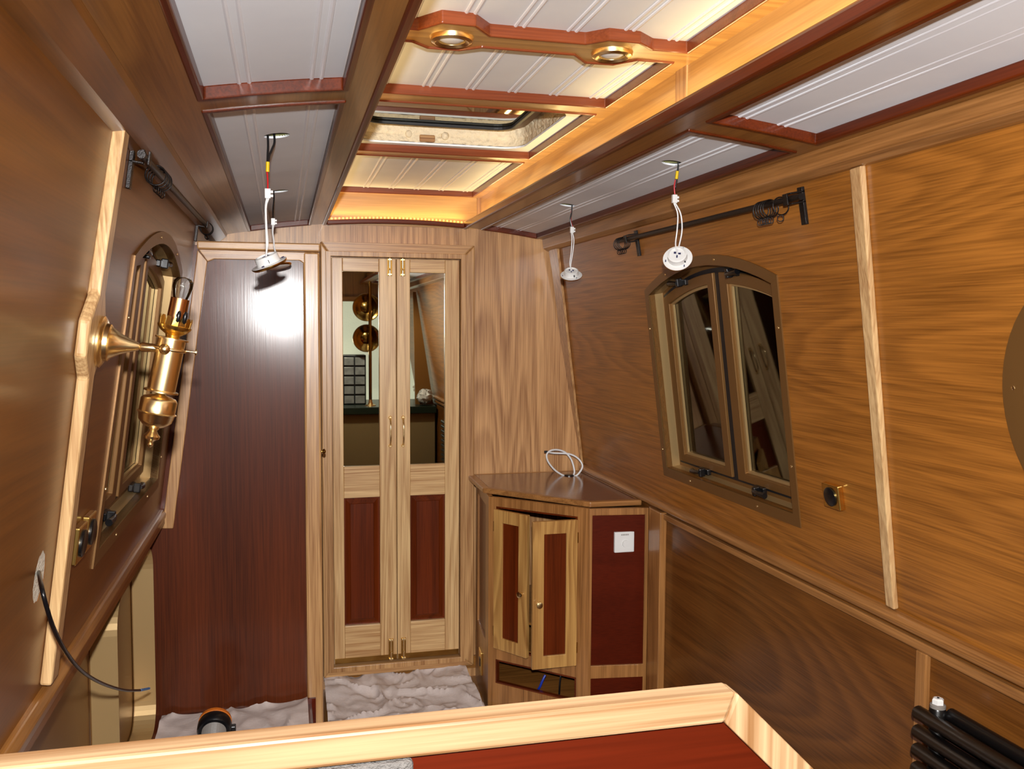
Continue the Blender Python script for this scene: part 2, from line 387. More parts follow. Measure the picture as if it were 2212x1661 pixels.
n = 20; xs = [.184+(.783-.184)*k/n for k in range(n+1)]
mb = MB()
arc = [(x, cz(x)-.008) for x in xs]+[(x, cz(x)+.012) for x in reversed(xs)]
mb.plate(arc, [], lambda x, z: V((x, 3.955, z)), lambda x, z: V((x, 3.985, z))); mb.build('lip_moulding', MAH['X'], ce, bevel=.004)
# upper frame with openings
def z56(pts, k=3.814, ox=860, oy=20): return [(lambda q: (q.x, q.y))(onZ(ox+x/k, oy+y/k, ZU)) for x, y in pts]
dog_near = z56([(180, 150), (370, 105), (620, 130), (745, 205), (1540, 290), (1740, 248), (1975, 272), (2065, 340)])
dog_far = z56([(130, 235), (250, 305), (500, 325), (690, 297), (1450, 375), (1550, 430), (1770, 445), (1960, 415)])
ynn = sum((dog_near[0][1], dog_near[3][1], dog_near[4][1], dog_near[7][1]))/4
yff = sum((dog_far[0][1], dog_far[3][1], dog_far[4][1], dog_far[7][1]))/4
dog_near = [(x, ynn if i in (0, 3, 4, 7) else y) for i, (x, y) in enumerate(dog_near)]
dog_far = [(x, yff if i in (0, 3, 4, 7) else y) for i, (x, y) in enumerate(dog_far)]
UX0, UX1 = .172, .819
P1 = rect(UX0, UX1, 3.07, 3.942)
SK = rect(UX0, UX1, 2.325, 2.997)
P3 = [(UX0, 2.248), (UX1, 2.248), (UX1, yff)]+dog_far[::-1]+[(UX0, yff)]
P4 = [(UX0, -1.3), (UX1, -1.3), (UX1, ynn)]+dog_near[::-1]+[(UX0, ynn)]
U0 = lambda x, y: V((x, y, ZU)); U1 = lambda x, y: V((x, y, ZU+.03))
MB().plate(rect(.12, .86, YN, YB), [P1, SK, P3, P4], U0, U1).build('recess_frame', ASHG['X'], ce)
for q in (P1, SK, P3, P4): mould(q, lambda x: ZU-.004, lambda x: ZU+.022, .007, mat=MAHO['X'])
bx = [.24+.108*k for k in range(6)]
for q in (P1, P3, P4):
    x0, x1 = UX0-.01, UX1+.01; y0 = min(p[1] for p in q)-.02; y1 = max(p[1] for p in q)+.02
    if q is P3: y0 += .0
    W0 = lambda x, y: V((x, y, ZU+.02)); W1 = lambda x, y: V((x, y, ZU+.024))
    p = MB().plate(rect(x0, x1, y0, y1), [], W0, W1).build('white_panel', WHITEP, ce)
    m = MB(); beads(m, bx, y0, y1, lambda x: ZU+.02); m.build('bead', WHITEB, p)
# roof skin that closes the cabin above
rf = MB().box((-.5, YN, .80), (1.5, YB+.05, .83)); rf.build('roof_skin', BACKING, ce)
# ---- hatch over the centre (window_4)
hx0, hx1, hy0, hy1 = .222, .775, 2.40, 2.96
hat = thing('window_4', 'glazed roof hatch with raw foam edges above the lit ceiling recess', 'window', ((hx0+hx1)/2, (hy0+hy1)/2, ZU+.02), kind='structure')
rh = rrect(hx0, hx1, hy0, hy1, .07)
MB().plate(rect(UX0-.01, UX1+.01, 2.32, 3.03), [rh], lambda x, y: V((x, y, ZU+.02)), lambda x, y: V((x, y, ZU+.026))).build('white_surround', WHITEP, hat)
mb = MB(); lay = []
N_ = len(rh); cxh, cyh = (hx0+hx1)/2, (hy0+hy1)/2
dense = []
for i, a in enumerate(rh):
    b = rh[(i+1) % N_]; L_ = math.hypot(b[0]-a[0], b[1]-a[1]); kk = max(1, int(L_/.012))
    for k in range(kk): dense.append((a[0]+(b[0]-a[0])*k/kk, a[1]+(b[1]-a[1])*k/kk))
for j in range(8):
    z = ZU+.026+.058*j/7
    row = []
    for i, (x, y) in enumerate(dense):
        g = .004+.006*random.random() if 0 < j < 7 else .001
        if j in (3,): g += .006
        f = 1+g*2.6-(.02*j/7)
        row.append((cxh+(x-cxh)*f, cyh+(y-cyh)*f, z+.002*random.random()))
    lay.append(mb.verts(row))
for j in range(7):
    for i in range(len(dense)):
        k = (i+1) % len(dense); mb.b.faces.new((lay[j][i], lay[j][k], lay[j+1][k], lay[j+1][i]))
for (x, y, r) in ((.40, hy1+.004, .012), (.52, hy1+.006, .014)):
    mb.ball((x, y, ZU+.052), r, 10)
mb.build('foam_lining', FOAM, hat, smooth=True)
MB().box((.435, hy1-.010, ZU+.028), (.485, hy1+.01, ZU+.05)).build('wood_block', ASH['X'], hat, bevel=.003)
gi = rrect(hx0+.022, .722, hy0+.02, 2.875, .06)
MB().plate(inset(gi, -.13), [inset(gi, .012)], lambda x, y: V((x, y, ZU+.082)), lambda x, y: V((x, y, ZU+.094))).build('hatch_frame', GOLDF, hat)
MB().plate(inset(gi, -.002), [inset(gi, .011)], lambda x, y: V((x, y, ZU+.060)), lambda x, y: V((x, y, ZU+.069))).build('gasket', RUB, hat, bevel=.002)
MB().plate(gi, [], lambda x, y: V((x, y, ZU+.0695)), lambda x, y: V((x, y, ZU+.0735))).build('pane', SKYG, hat)
# ---- downlights set in the shaped beam
for (px, py), lab in (((976, 81), 'brass-rimmed round downlight at the left end of the shaped ceiling beam'), ((1322, 114), 'brass-rimmed round downlight at the right end of the shaped ceiling beam')):
    c = onZ(px, py, ZU)
    t = thing('recessed_downlight', lab, 'downlight', c, 'downlights in the shaped beam')
    MB().lathe([(.026, -.001), (.027, -.007), (.034, -.011), (.041, -.008), (.044, 0), (.044, .004), (.026, .004)], c, (0, 0, 1), 36, True).build('bezel', BRASS, t, smooth=True)
    MB().lathe([(.027, .002), (.026, -.003), (.022, -.006), (.014, -.009), (.004, -.010), (0, -.010)], c, (0, 0, 1), 30).build('lens', LENS, t, smooth=True)

# ---- LED tape lying in the recess
t = thing('led_strip', 'amber LED tape glowing along the bottom of the raised ceiling recess', 'light strip', (.5, 3.9, .46))
MB().box((.826, -1.2, .4582), (.836, 3.95, .4595)).box((.146, -1.2, .4582), (.156, 3.95, .4595)).build('tape', YEL, t)
mb = MB()
for k in range(120):
    y = .6+3.35*k/119; mb.box((.8285, y-.003, .4596), (.8335, y+.003, .4616)); mb.box((.1485, y-.003, .4596), (.1535, y+.003, .4616))
mb.build('diode_row', LEDM, t)['kind'] = 'stuff'
for k in range(38):
    x = .19+.6*k/37; z = cz(x)+.020; MB().box((x-.003, 3.983, z-.003), (x+.003, 3.9855, z+.003)).build('diode', LEDM, t)

# ---- trims: cornices, dado rails, posts
def trim(n, label, build, mat, bevel=.004):
    mb = MB(); build(mb); o = mb.build('trim_%d' % n, mat, bevel=bevel); return tag(o, label, 'trim', kind='structure')
def prism(mb, prof, y0, y1): mb.hexa([(x, y0, z) for x, z in prof], [(x, y1, z) for x, z in prof])
trim(1, 'wooden cornice strip where the left cabin side meets the ceiling', lambda m: prism(m, [(LX(.33)-.004, .332), (-.262, .336), (-.228, .362), (-.222, cz(-.222)), (-.30, .40)], YN, 3.98), OAK_L, .003)
trim(2, 'wooden cornice strip where the right cabin side meets the ceiling', lambda m: prism(m, [(RX(.335)+.004, .336), (1.172, .338), (1.152, .35), (1.148, cz(1.148)), (1.22, .40)], YN, 3.99), ASHC['Y'], .003)
trim(3, 'narrow dado rail running below the left window', lambda m: prism(m, [(-.43, -.640), (-.41, -.644), (-.400, -.655), (-.402, -.672), (-.44, -.678)], YN, 3.29), ASHD['Y'], .003)
trim(4, 'rounded dado rail running below the right window', lambda m: prism(m, [(1.372, -.646), (1.345, -.650), (1.335, -.660), (1.336, -.674), (1.375, -.680)], YN, 3.99), ASHC['Y'], .004)
trim(5, 'thin ash strip just under the dado rail on the right', lambda m: m.box((1.343, YN, -.708), (1.357, 3.05, -.686)), ASHC['Y'], .003)
a_ = onX(1977.6, 1407, 1.343).y; b_ = onX(2001, 1407, 1.343).y
trim(10, 'upright ash strip beside the black radiator on the lower right panel', lambda m: m.box((1.343, b_, FLOOR), (1.357, a_, -.708)), ASHC['Z'], .003)
c_ = onX(1399, 1250, 1.330).y; d_ = onX(1424, 1250, 1.330).y
print('STILE', c_, d_)
trim(11, 'upright ash strip between the corner cabinet and the lower right panel', lambda m: m.box((1.330, d_, FLOOR), (1.357, c_, -.682)), ASHC['Z'], .004)
# left post with a swollen octagonal middle that carries the lamp
near = [onL(*q) for q in ((246, 262), (190, 628), (168, 690), (158, 768), (164, 815), (84, 1482))]
nb_ = [(q.y, q.z) for q in near]
base = (nb_[0][1], nb_[-1][1])
ymid = (nb_[0][0]+nb_[-1][0])/2
def lobe(): return [nb_[0], nb_[1], nb_[2], nb_[3], nb_[4], nb_[5]]
far = [(nb_[0][0]+.05, nb_[0][1]), (nb_[1][0]+.05, nb_[1][1]), (nb_[1][0]+.085, nb_[2][1]), (nb_[4][0]+.085, nb_[3][1]), (nb_[4][0]+.05, nb_[4][1]), (nb_[5][0]+.05, nb_[5][1])]
trim(6, 'pale ash post with a swollen middle on the left wall behind the brass lamp', lambda m: m.plate(lobe()+far[::-1], [], lambda y, z: Lw(y, z, .020), lambda y, z: Lw(y, z)), ASHP['Z'], .005)
rp = [onR(1834, 366, .014), onR(1858, 358, .014), onR(1930.5, 1318, .014), onR(1912.5, 1308, .014)]
trim(7, 'pale ash post on the right wall between the window and the porthole', lambda m: m.slab(rp, -RN*.014), ASHP['Z'], .003)
ct = [onR(1186, 538, .012), onR(1203, 536, .012), onR(1256, 1003, .012), onR(1244, 1008, .012)]
trim(8, 'sloping ash strip in the corner between end bulkhead and right side', lambda m: m.slab(ct, -RN*.012), ASH['Z'], .003)

# ================================================================== WINDOWS
def make_window(n, label, w, handle_flip):
    root = thing('window_%d' % n, label, 'window', w.p(.5, 0), kind='structure')
    op = w.outline(*OPEN)
    MB().plate(w.outline(0, 1, 0, 0), [op], lambda u, v: w.p(u, v, -.004), lambda u, v: w.p(u, v, .002)).build('flange', GOLDF, root)
    mb = MB(); a = mb.verts([w.p(u, v, -.003) for u, v in op]); c = mb.verts([w.p(u, v, .052) for u, v in op])
    for i in range(len(op)): j = (i+1) % len(op); mb.b.faces.new((a[i], a[j], c[j], c[i]))
    mb.build('reveal', GOLDL, root)
    so = [w.outline(.07, .50, .085, .085), w.outline(.545, .955, .085, .085)]
    go = [w.outline(.115, .455, .125, .135), w.outline(.60, .93, .125, .135)]
    MB().plate(w.outline(.03, .97, .045, .04), so, lambda u, v: w.p(u, v, .05), lambda u, v: w.p(u, v, .075)).build('outer_frame', GOLDF, root)
    MB().plate(w.outline(.05, .515, .07, .065), [w.outline(.068, .497, .09, .085)], lambda u, v: w.p(u, v, .047), lambda u, v: w.p(u, v, .06)).build('gasket', RUB, root)
    MB().plate(w.outline(.515, .965, .07, .065), [w.outline(.545, .952, .09, .085)], lambda u, v: w.p(u, v, .047), lambda u, v: w.p(u, v, .06)).build('gasket', RUB, root)
    for k in range(2):
        s = MB().plate(so[k], [go[k]], lambda u, v: w.p(u, v, .038), lambda u, v: w.p(u, v, .07)).build('sash', GOLDF, root, bevel=.002)
        MB().plate(inset(go[k], -.012), [inset(go[k], .012)], lambda u, v: w.p(u, v, .048), lambda u, v: w.p(u, v, .056)).build('bead', GOLDL, s)
        MB().plate(inset(go[k], -.005), [], lambda u, v: w.p(u, v, .057), lambda u, v: w.p(u, v, .060)).build('pane', PANE, s)
    du = (w.p(1, .5)-w.p(0, .5)).normalized(); dv = (w.p(.5, 1)-w.p(.5, 0)).normalized()
    for u, v, sg in ((.27, 1.085-.02, -1), (.66, 1.09, 1), (.30, .075, -1), (.70, .075, 1)):
        top = v > .5
        if top: v = w.arch(u)-.085
        c = w.p(u, v, .034)
        h = MB().obox(c, du*.03, dv*.010, w.out*.007).build('handle', BLACK, root, bevel=.003)
        e = -dv if top else dv
        MB().obox(c-w.out*.014-e*.002, du*.008, dv*.014, w.out*.010).build('pivot', BLACK, h, bevel=.003)
        MB().tube([c-w.out*.022, c-w.out*.024+du*.03*sg-e*.002, c-w.out*.020+du*.062*sg-e*.004], .008, 10, radii=[.006, .0075, .009]).build('lever', BLACK, h, smooth=True)
    m = MB()
    for u, v in ((.017, .15), (.017, .8), (.983, .25), (.983, .8), (.25, .025), (.75, .025), (.22, w.arch(.22)-.022), (.62, w.arch(.62)-.022)):
        m.lathe([(.004, 0), (.0035, .0018), (.0015, .0026)], w.p(u, v, -.004), -w.out, 10)
    m.build('screws', BRASS, root)
    # added glowing brown screen outside, lightens the dark glass
    MB().plate(w.outline(-.05, 1.05, -.05, -.05), [], lambda u, v: w.p(u, v, .16), lambda u, v: w.p(u, v, .17)).build('outer_screen', GLOWS, root)
    return root
make_window(1, 'arched double casement with gold frame in the right side', WR, 1)
make_window(2, 'arched double casement with gold frame in the left side behind the brass lamp', WL, -1)
pc = Rw(PY, PZ)
pt = thing('window_3', 'round gold porthole cut off by the right edge of the view', 'window', pc, kind='structure')
MB().lathe([(PR*.77, .0), (PR*.77, .005), (PR*.79, .006), (PR, .004), (PR, 0)], pc, RN, 64, True).build('flange', GOLDF, pt, smooth=True)
MB().lathe([(PR*.80, .003), (PR*.77, .007), (PR*.76, .003), (PR*.74, -.05), (PR*.78, -.05)], pc, RN, 64, True).build('liner', GOLDL, pt, smooth=True)
MB().lathe([(0, -.046), (PR*.76, -.046), (PR*.76, -.05), (0, -.05)], pc, RN, 48).build('pane', PANE, pt)
MB().lathe([(0, -.09), (PR*.9, -.09), (PR*.9, -.095), (0, -.095)], pc, RN, 48).build('outer_screen', BACKING, pt)
MB().torus(pc+RN*.006, RN, PR*.785, .0035, 64, 8).build('bead', GOLDL, pt, smooth=True)
m = MB()
for k in range(8):
    a = math.radians(187+45*k); q = Rw(PY-math.cos(a)*PR*.9*-1, PZ+math.sin(a)*PR*.9, .004)
    m.lathe([(.005, 0), (.004, .002), (.001, .003)], q, RN, 10)
m.build('screws', BRASS, pt)

# ================================================================== END DOORS
YD = 3.965
def D(x, y, Y=YD): q = onY(x, y, Y); return q.x, q.z
def dq(mb, x0, y0, x1, y1, Y0, Y1):   # pixel-measured rectangle on the end bulkhead, square in the real plane
    a = D(x0, y0); b = D(x1, y1); mb.box((a[0], Y0, b[1]), (b[0], Y1, a[1])); return mb
xl, zt = D(716, 556); xr, _ = D(992, 556); xm = D(856.5, 900)[0]; zb = D(718, 1434)[1]
fx0, fz1 = D(691, 522); fx1 = D(1024, 529)[0]; fzb = D(700, 1462)[1]
fr = MB()
def framebar(m, x0, x1, z0, z1, Y0): m.box((x0, Y0, z0), (x1, YB, z1))
fo = [(fx0, fzb), (fx1, fzb), (fx1, fz1), (fx0, fz1)]
for i, mat in enumerate('XZXZ'):
    pass
tr = thing('trim_9', 'mitred ash architrave around the double doors', 'trim', (.5, YB, fzb), kind='structure')
pi = [(xl-.004, zb-.01), (xr+.004, zb-.01), (xr+.004, zt+.004), (xl-.004, zt+.004)]
for i in range(4):
    j = (i+1) % 4
    MB().plate([fo[i], fo[j], pi[j], pi[i]], [], lambda x, z: V((x, 3.945, z)), lambda x, z: V((x, YB, z))).build('frame_member', ASH['X' if i % 2 == 0 else 'Z'], tr, bevel=.006)
MB().plate(inset(pi, -.022), [inset(pi, .0)], lambda x, z: V((x, 3.94, z)), lambda x, z: V((x, 3.946, z))).build('inner_bead', ASH['Z'], tr, bevel=.002)
mz1 = D(740, 586)[1]; mz0 = D(742, 1008)[1]; pz1 = D(742, 1076)[1]; pz0 = D(745, 1352)[1]
rails = {}
def make_door(n, label, x0, x1, mx0, mx1, hx, flip):
    d = thing('door_%d' % n, label, 'door', ((x0+x1)/2, YD, zb), kind='structure')
    for a, b in ((x0, mx0), (mx1, x1)): MB().box((a, 3.958, zb), (b, 3.982, zt)).build('stile', ASHP['Z'], d, bevel=.0025)
    for a, b in ((zb, pz0), (pz1, mz0), (mz1, zt)): MB().box((mx0, 3.959, a), (mx1, 3.982, b)).build('rail', ASHP['X'], d, bevel=.0025)
    MB().box((mx0-.002, 3.972, mz0-.002), (mx1+.002, 3.976, mz1+.002)).build('mirror', MIRROR, d)
    # fielded mahogany panel
    m = MB(); w = .026; A = [(mx0, pz0), (mx1, pz0), (mx1, pz1), (mx0, pz1)]; B = inset(A, .007); C = inset(A, w)
    va = m.verts([(x, 3.976, z) for x, z in A]); vb = m.verts([(x, 3.976, z) for x, z in B]); vc = m.verts([(x, 3.966, z) for x, z in C]); vd = m.verts([(x, 3.963, z) for x, z in inset(A, w+.002)])
    for p, q in ((va, vb), (vb, vc), (vc, vd)):
        for i in range(4): m.b.faces.new((p[i], p[(i+1) % 4], q[(i+1) % 4], q[i]))
    m.b.faces.new(vd); m.build('lower_panel', MAH['Z'], d)
    # pull handle
    zc = D(845, 932)[1]; h = .062
    pts = [(hx, 3.958, zc+h), (hx, 3.945, zc+h*.85), (hx, 3.932, zc+h*.5), (hx, 3.93, zc), (hx, 3.932, zc-h*.5), (hx, 3.945, zc-h*.85), (hx, 3.958, zc-h)]
    k = MB().tube(spline(pts, 5), .005, 10, radii=[.005-.0015*math.sin(math.pi*i/30) for i in range(31)])
    for s in (1, -1): k.lathe([(.008, 0), (.008, .004), (.005, .009)], (hx, 3.958, zc+s*h), (0, -1, 0), 14)
    k.build('handle', BRASS, d, smooth=True)
    # barrel bolts, top and bottom
    for z0, z1 in ((D(840, 596)[1], D(840, 558)[1]), (D(842, 1424)[1], D(842, 1378)[1])):
        bt = MB().box((hx-.011, 3.9545, z0), (hx+.011, 3.958, z1)).build('bolt', BRASSD, d, bevel=.001)
        MB().tube([(hx, 3.95, z0), (hx, 3.95, z1)], .0045, 10).build('rod', BRASS, bt, smooth=True)
        kk = MB()
        for zz in (z0+.006, z1-.006): kk.box((hx-.009, 3.946, zz-.004), (hx+.009, 3.955, zz+.004))
        kk.ball((hx+.0, 3.94, (z0+z1)/2-.01), .005, 10); kk.build('keeper', BRASS, bt, bevel=.001)
    MB().box((x0+.002, 3.9555, zb+.001), (x1-.002, 3.958, zb+.024)).build('kick_strip', BRASSD, d)
    return d
m0 = D(741, 800)[0]; m1 = D(819, 800)[0]; m2 = D(885.5, 800)[0]; m3 = D(961, 800)[0]
make_door(1, 'left leaf of the ash double doors with tall mirror above mahogany panel', xl, xm-.0012, m0, m1, D(842.5, 930)[0], -1)
make_door(2, 'right leaf of the ash double doors with tall mirror above mahogany panel', xm+.0012, xr, m2, m3, D(870, 930)[0], 1)

# ================================================================== MAHOGANY BULKHEAD (left of the doors)
YM = 3.30
bk = thing('wall_inner', 'tall glossy mahogany panel in an ash frame beside the double doors', 'bulkhead', (-.2, YM, FLOOR), kind='structure')
def mq(mb, pts, Y0, Y1):
    mb.plate([(onY(x, y, YM).x, onY(x, y, YM).z) for x, y in pts], [], lambda x, z: V((x, Y0, z)), lambda x, z: V((x, Y1, z))); return mb
MB().box((-.51, YM, FLOOR), (.105, YM+.02, .27)).build('mahogany_panel', MAHB, bk)
xp0 = onY(661, 900, YM).x; 
mq(MB(), [(427, 540), (449, 566), (447, 578), (375, 1140), (351, 1140)], YM-.014, YM).build('left_stile', ASH['Z'], bk, bevel=.003)
mq(MB(), [(428, 538), (690, 546), (690, 566), (656, 570), (646, 563), (464, 560), (449, 566)], YM-.014, YM).build('top_rail', ASH['X'], bk, bevel=.003)
mq(MB(), [(427, 521.5), (691, 527.5), (691, 545), (427, 539)], YM-.03, YM+.02).build('top_moulding', ASH['X'], bk, bevel=.005)
xa, xb = onY(661, 1000, YM).x-.004, onY(690, 800, YM).x+.004
MB().box((xa, YM-.016, FLOOR), (xb, YM+.03, onY(690, 545, YM).z)).build('corner_post', ASH['Z'], bk, bevel=.008)
MB().box((xb-.012, YM+.03, FLOOR), (xb, YB-.06, onY(690, 530, YM).z)).build('return_side', MAH['Z'], bk)
MB().box((-.4, YM+.02, .272), (xb, YB, .285)).build('top_board', ASHD['X'], bk)
MB().box((xa-.012, YM-.028, FLOOR), (xa+.03, YM-.014, onY(680, 1502, YM).z)).build('plinth', MAHR, bk)
kn = thing('door_knob', 'small brass knob in profile on the post left of the double doors', 'knob', (xb, 3.45, onY(700, 975, 3.45).z))
kz = onY(700, 975, 3.45).z
MB().lathe([(.011, 0), (.011, .003), (.005, .005), (.005, .010), (.009, .013), (.010, .018), (.006, .022), (.001, .023)], (xb, 3.45, kz), (1, 0, 0), 18).build('knob', BRASSD, kn, smooth=True)

# ================================================================== CORNER CABINET
ZT = -.675
A_ = V((.803, 3.55, 0)); B_ = V((1.126, 3.225, 0)); CN = V((-(B_-A_).y*-1, 0, 0))
dAB = (B_-A_).normalized(); CN = V((dAB.y, -dAB.x, 0))          # out of the chamfered front
if CN.y > 0: CN = -CN
def onCh(x, y, off=0): return onP(x, y, A_+CN*off, CN)
YF = 3.225
cab = thing('corner_cabinet', 'ash and mahogany corner cabinet with chamfered front and two small doors ajar', 'cabinet', (1.1, 3.6, FLOOR))
top = [onZ(1014, 1032, ZT), onZ(1043, 1054, ZT), onZ(1274.5, 1084.5, ZT), onZ(1401, 1087, ZT)]
top[0] = V((.80, 3.985, ZT)); T = [(p.x, p.y) for p in top]; T[3] = (1.345, T[2][1]-.004); T += [(1.36, 3.985)]
Ti = [(T[0][0]+.035, 3.975), (T[1][0]+.03, T[1][1]+.018), (T[2][0]+.012, T[2][1]+.032), (1.335, T[2][1]+.03), (1.335, 3.975)]
MB().plate(T, [Ti], lambda x, y: V((x, y, ZT)), lambda x, y: V((x, y, ZT-.022))).build('top_edging', ASHC['X'], cab, bevel=.005)
MB().plate(Ti, [], lambda x, y: V((x, y, ZT-.002)), lambda x, y: V((x, y, ZT-.018))).build('worktop', MAHT, cab)
ZBd = ZT-.022
tin = V((0, 0, 0))
def ch(pts): # px points on chamfer -> (s, z) coordinates
    out = []
    for x, y in pts:
        q = onCh(x, y); out.append(((q-A_).dot(dAB), q.z))
    return out
def chq(s, z, off=0): return A_+dAB*s+V((0, 0, z))+CN*off
o1 = ch([(1072, 1093.5), (1248, 1117), (1243.7, 1438.5), (1070, 1400.6)]); o2 = ch([(1071, 1424), (1243, 1464), (1242, 1498), (1071, 1493)])
s0 = (o1[0][0]+o1[3][0])/2; s1 = (o1[1][0]+o1[2][0])/2; zA = (o1[0][1]+o1[1][1])/2; zB = (o1[2][1]+o1[3][1])/2
zC = (o2[0][1]+o2[1][1])/2; zD = (o2[2][1]+o2[3][1])/2
LW_ = (B_-A_).length
print('CAB', s0, s1, zA, zB, zC, zD, LW_)
MB().plate([(0, FLOOR), (LW_, FLOOR), (LW_, ZBd), (0, ZBd)], [[(s0, zB), (s1, zB), (s1, zA), (s0, zA)], [(s0, zD), (s1, zD), (s1, zC), (s0, zC)]], lambda s, z: chq(s, z), lambda s, z: chq(s, z, -.022)).build('front_frame', ASHC['Z'], cab, bevel=.002)
MB().plate(rect(s0, s1, zB, zA), [rect(s0+.006, s1-.006, zB+.006, zA-.006)], lambda s, z: chq(s, z, -.001), lambda s, z: chq(s, z, -.02)).build('door_rebate', MAH['Z'], cab)
MB().plate(rect(s0, s1, zD, zC), [rect(s0+.006, s1-.006, zD+.006, zC-.006)], lambda s, z: chq(s, z, -.001), lambda s, z: chq(s, z, -.02)).build('shelf_rebate', MAH['X'], cab)
def flat(p0, p1, za, zb_, off, th, hole=None):
    d = (p1-p0).normalized(); nn = V((d.y, -d.x, 0)); nn = nn if nn.dot(V((-.5, -1, 0))) > 0 else -nn; L_ = (p1-p0).length
    return (lambda s, z: p0+d*s+V((0, 0, z))+nn*off), (lambda s, z: p0+d*s+V((0, 0, z))+nn*(off-th)), L_
# side face (towards the doors) and right face
SP0, SP1 = V((.842, 3.985, 0)), A_
f0, f1, L_ = flat(SP0, SP1, 0, 0, 0, .02)
sidez = (onP(1034, 1060, SP0, V((-(SP1-SP0).y, (SP1-SP0).x, 0))).z, -1.30)
MB().plate(rect(0, L_, FLOOR, ZBd), [rect(.07, L_-.09, -1.33, -.75)], f0, f1).build('side_frame', ASHC['Z'], cab, bevel=.002)
g0, g1, _ = flat(SP0, SP1, 0, 0, -.008, .01)
MB().plate(rect(.05, L_-.07, -1.35, -.73), [], g0, g1).build('side_panel', MAH['Z'], cab)
FR0, FR1 = B_, V((1.354, YF-.03, 0))
f0, f1, L2 = flat(FR0, FR1, 0, 0, 0, .02)
def fx(x, y): q = onY(x, y, YF); return q.x-B_.x, q.z
pa = (.010, fx(1297, 1113)[1]); pb = (L2-.014, fx(1389, 1428)[1])
pc0 = fx(1297, 1462)
MB().plate(rect(0, L2, FLOOR, ZBd), [rect(pa[0], pb[0], pb[1]+.0, pa[1]), rect(pa[0], pb[0], -1.56, pc0[1]-.004)], f0, f1).build('right_frame', ASHC['Z'], cab, bevel=.002)
g0, g1, _ = flat(FR0, FR1, 0, 0, -.008, .008)
MB().plate(rect(pa[0]-.01, pb[0]+.01, -1.58, pa[1]+.01), [], g0, g1).build('right_panel', MAHR, cab)
MB().plate([(.85, 3.56), (1.12, 3.28), (1.33, 3.28), (1.33, 3.97), (.85, 3.97)], [], lambda x, y: V((x, y, -1.20)), lambda x, y: V((x, y, -1.21))).build('shelf', ASHD['X'], cab)
MB().plate([(.85, 3.56), (1.12, 3.26), (1.33, 3.26), (1.33, 3.97), (.85, 3.97)], [], lambda x, y: V((x, y, zD-.008)), lambda x, y: V((x, y, zD-.02))).build('bottom_board', ASHD['X'], cab)
MB().plate([(.85, 3.56), (1.12, 3.26), (1.33, 3.26), (1.33, 3.97), (.85, 3.97)], [], lambda x, y: V((x, y, zB+.004)), lambda x, y: V((x, y, zC-.004))).build('shelf', ASHD['X'], cab)
# doors
half = (s1-s0)/2-.006; dz0, dz1 = zB+.008, zA-.008
def swing(hinge, px):      # free edge lies on the sight line through pixel column px, one door width from the hinge
    r = ray(px, 1250); r = V((r.x, r.y)).normalized(); h = V((hinge.x, hinge.y)); b = r.dot(h); c = h.length_squared-half*half
    t = b-math.sqrt(max(0, b*b-c)); return V((r.x*t, r.y*t, 0))
def cab_door(hs, px, label):
    h = chq(hs, 0, .002); fe = swing(h, px); d = (fe-h).normalized(); nn = V((d.y, -d.x, 0)); nn = nn if nn.dot(CN) > 0 else -nn
    P = lambda s, z, o: h+d*s+V((0, 0, z))+nn*o
    w = half; st = .045
    dd = MB().plate(rect(0, w, dz0, dz1), [rect(st, w-st, dz0+.05, dz1-.05)], lambda s, z: P(s, z, .018), lambda s, z: P(s, z, 0)).build('door', ASHO['Z'], cab, bevel=.002)
    dd['label'] = label
    MB().plate(rect(st-.005, w-st+.005, dz0+.045, dz1-.045), [], lambda s, z: P(s, z, .010), lambda s, z: P(s, z, .004)).build('inset_panel', MAH['Z'], dd)
    kz = (dz0+dz1)/2-.03
    MB().lathe([(.006, 0), (.006, .006), (.005, .009), (.011, .013), (.013, .018), (.012, .022), (.006, .024), (.001, .0245)], P(w-.022, kz, .018), nn, 20).build('knob', BRASS, dd, smooth=True)
    for z in (dz0+.07, dz1-.07): MB().tube([P(-.002, z-.02, .012), P(-.002, z+.02, .012)], .004, 8).build('hinge', BRASSD, dd, smooth=True)
cab_door(s0+.004, 1144, 'left cabinet door slightly ajar')
cab_door(s1-.004, 1148, 'right cabinet door swung further open')
# things on the cabinet
q = onY(1346, 1169, YF-.0)
th = thing('thermostat', 'square white dial thermostat on the red mahogany cabinet panel', 'thermostat', q)
hw = .040
MB().box((q.x-hw, YF-.016, q.z-hw), (q.x+hw, YF+.001, q.z+hw)).build('plate', WHITE, th, bevel=.003)
MB().lathe([(.017, 0), (.017, .001), (.0185, .001), (.0185, 0)], (q.x+.004, YF-.016, q.z-.006), (0, -1, 0), 28, True).lathe([(.014, 0), (.013, .006), (.001, .0065)], (q.x+.004, YF-.016, q.z-.006), (0, -1, 0), 28).build('dial', WHITE, th, smooth=True)
m = MB()
for k in range(8): m.box((q.x-.014+.004*k, YF-.0166, q.z+.026), (q.x-.012+.004*k, YF-.0159, q.z+.032))
m.build('vent_slots', GREYH, th)
d0 = (SP1-SP0).normalized(); nS = V((-1, -.05, 0)).normalized()
sc_ = onP(1040, 1428, SP0, V((d0.y, -d0.x, 0)))
so_ = thing('brass_socket', 'brass socket plate low on the cabinet side facing the double doors', 'socket', sc_)
MB().obox(sc_+nS*.003, d0*.04, V((0, 0, .05)), nS*.004).build('plate', BRASSY, so_, bevel=.002)
MB().obox(sc_+nS*.008, d0*.012, V((0, 0, .018)), nS*.002).build('outlet', BLACK, so_, bevel=.001)
cz_ = lambda pts, Y: [onY(980+x/2.768, 940+y/2.768, Y) for x, y in pts]
wc = thing('cable_coil', 'looped white cable with black plug standing on the cabinet top', 'cable', (1.24, 3.85, ZT))
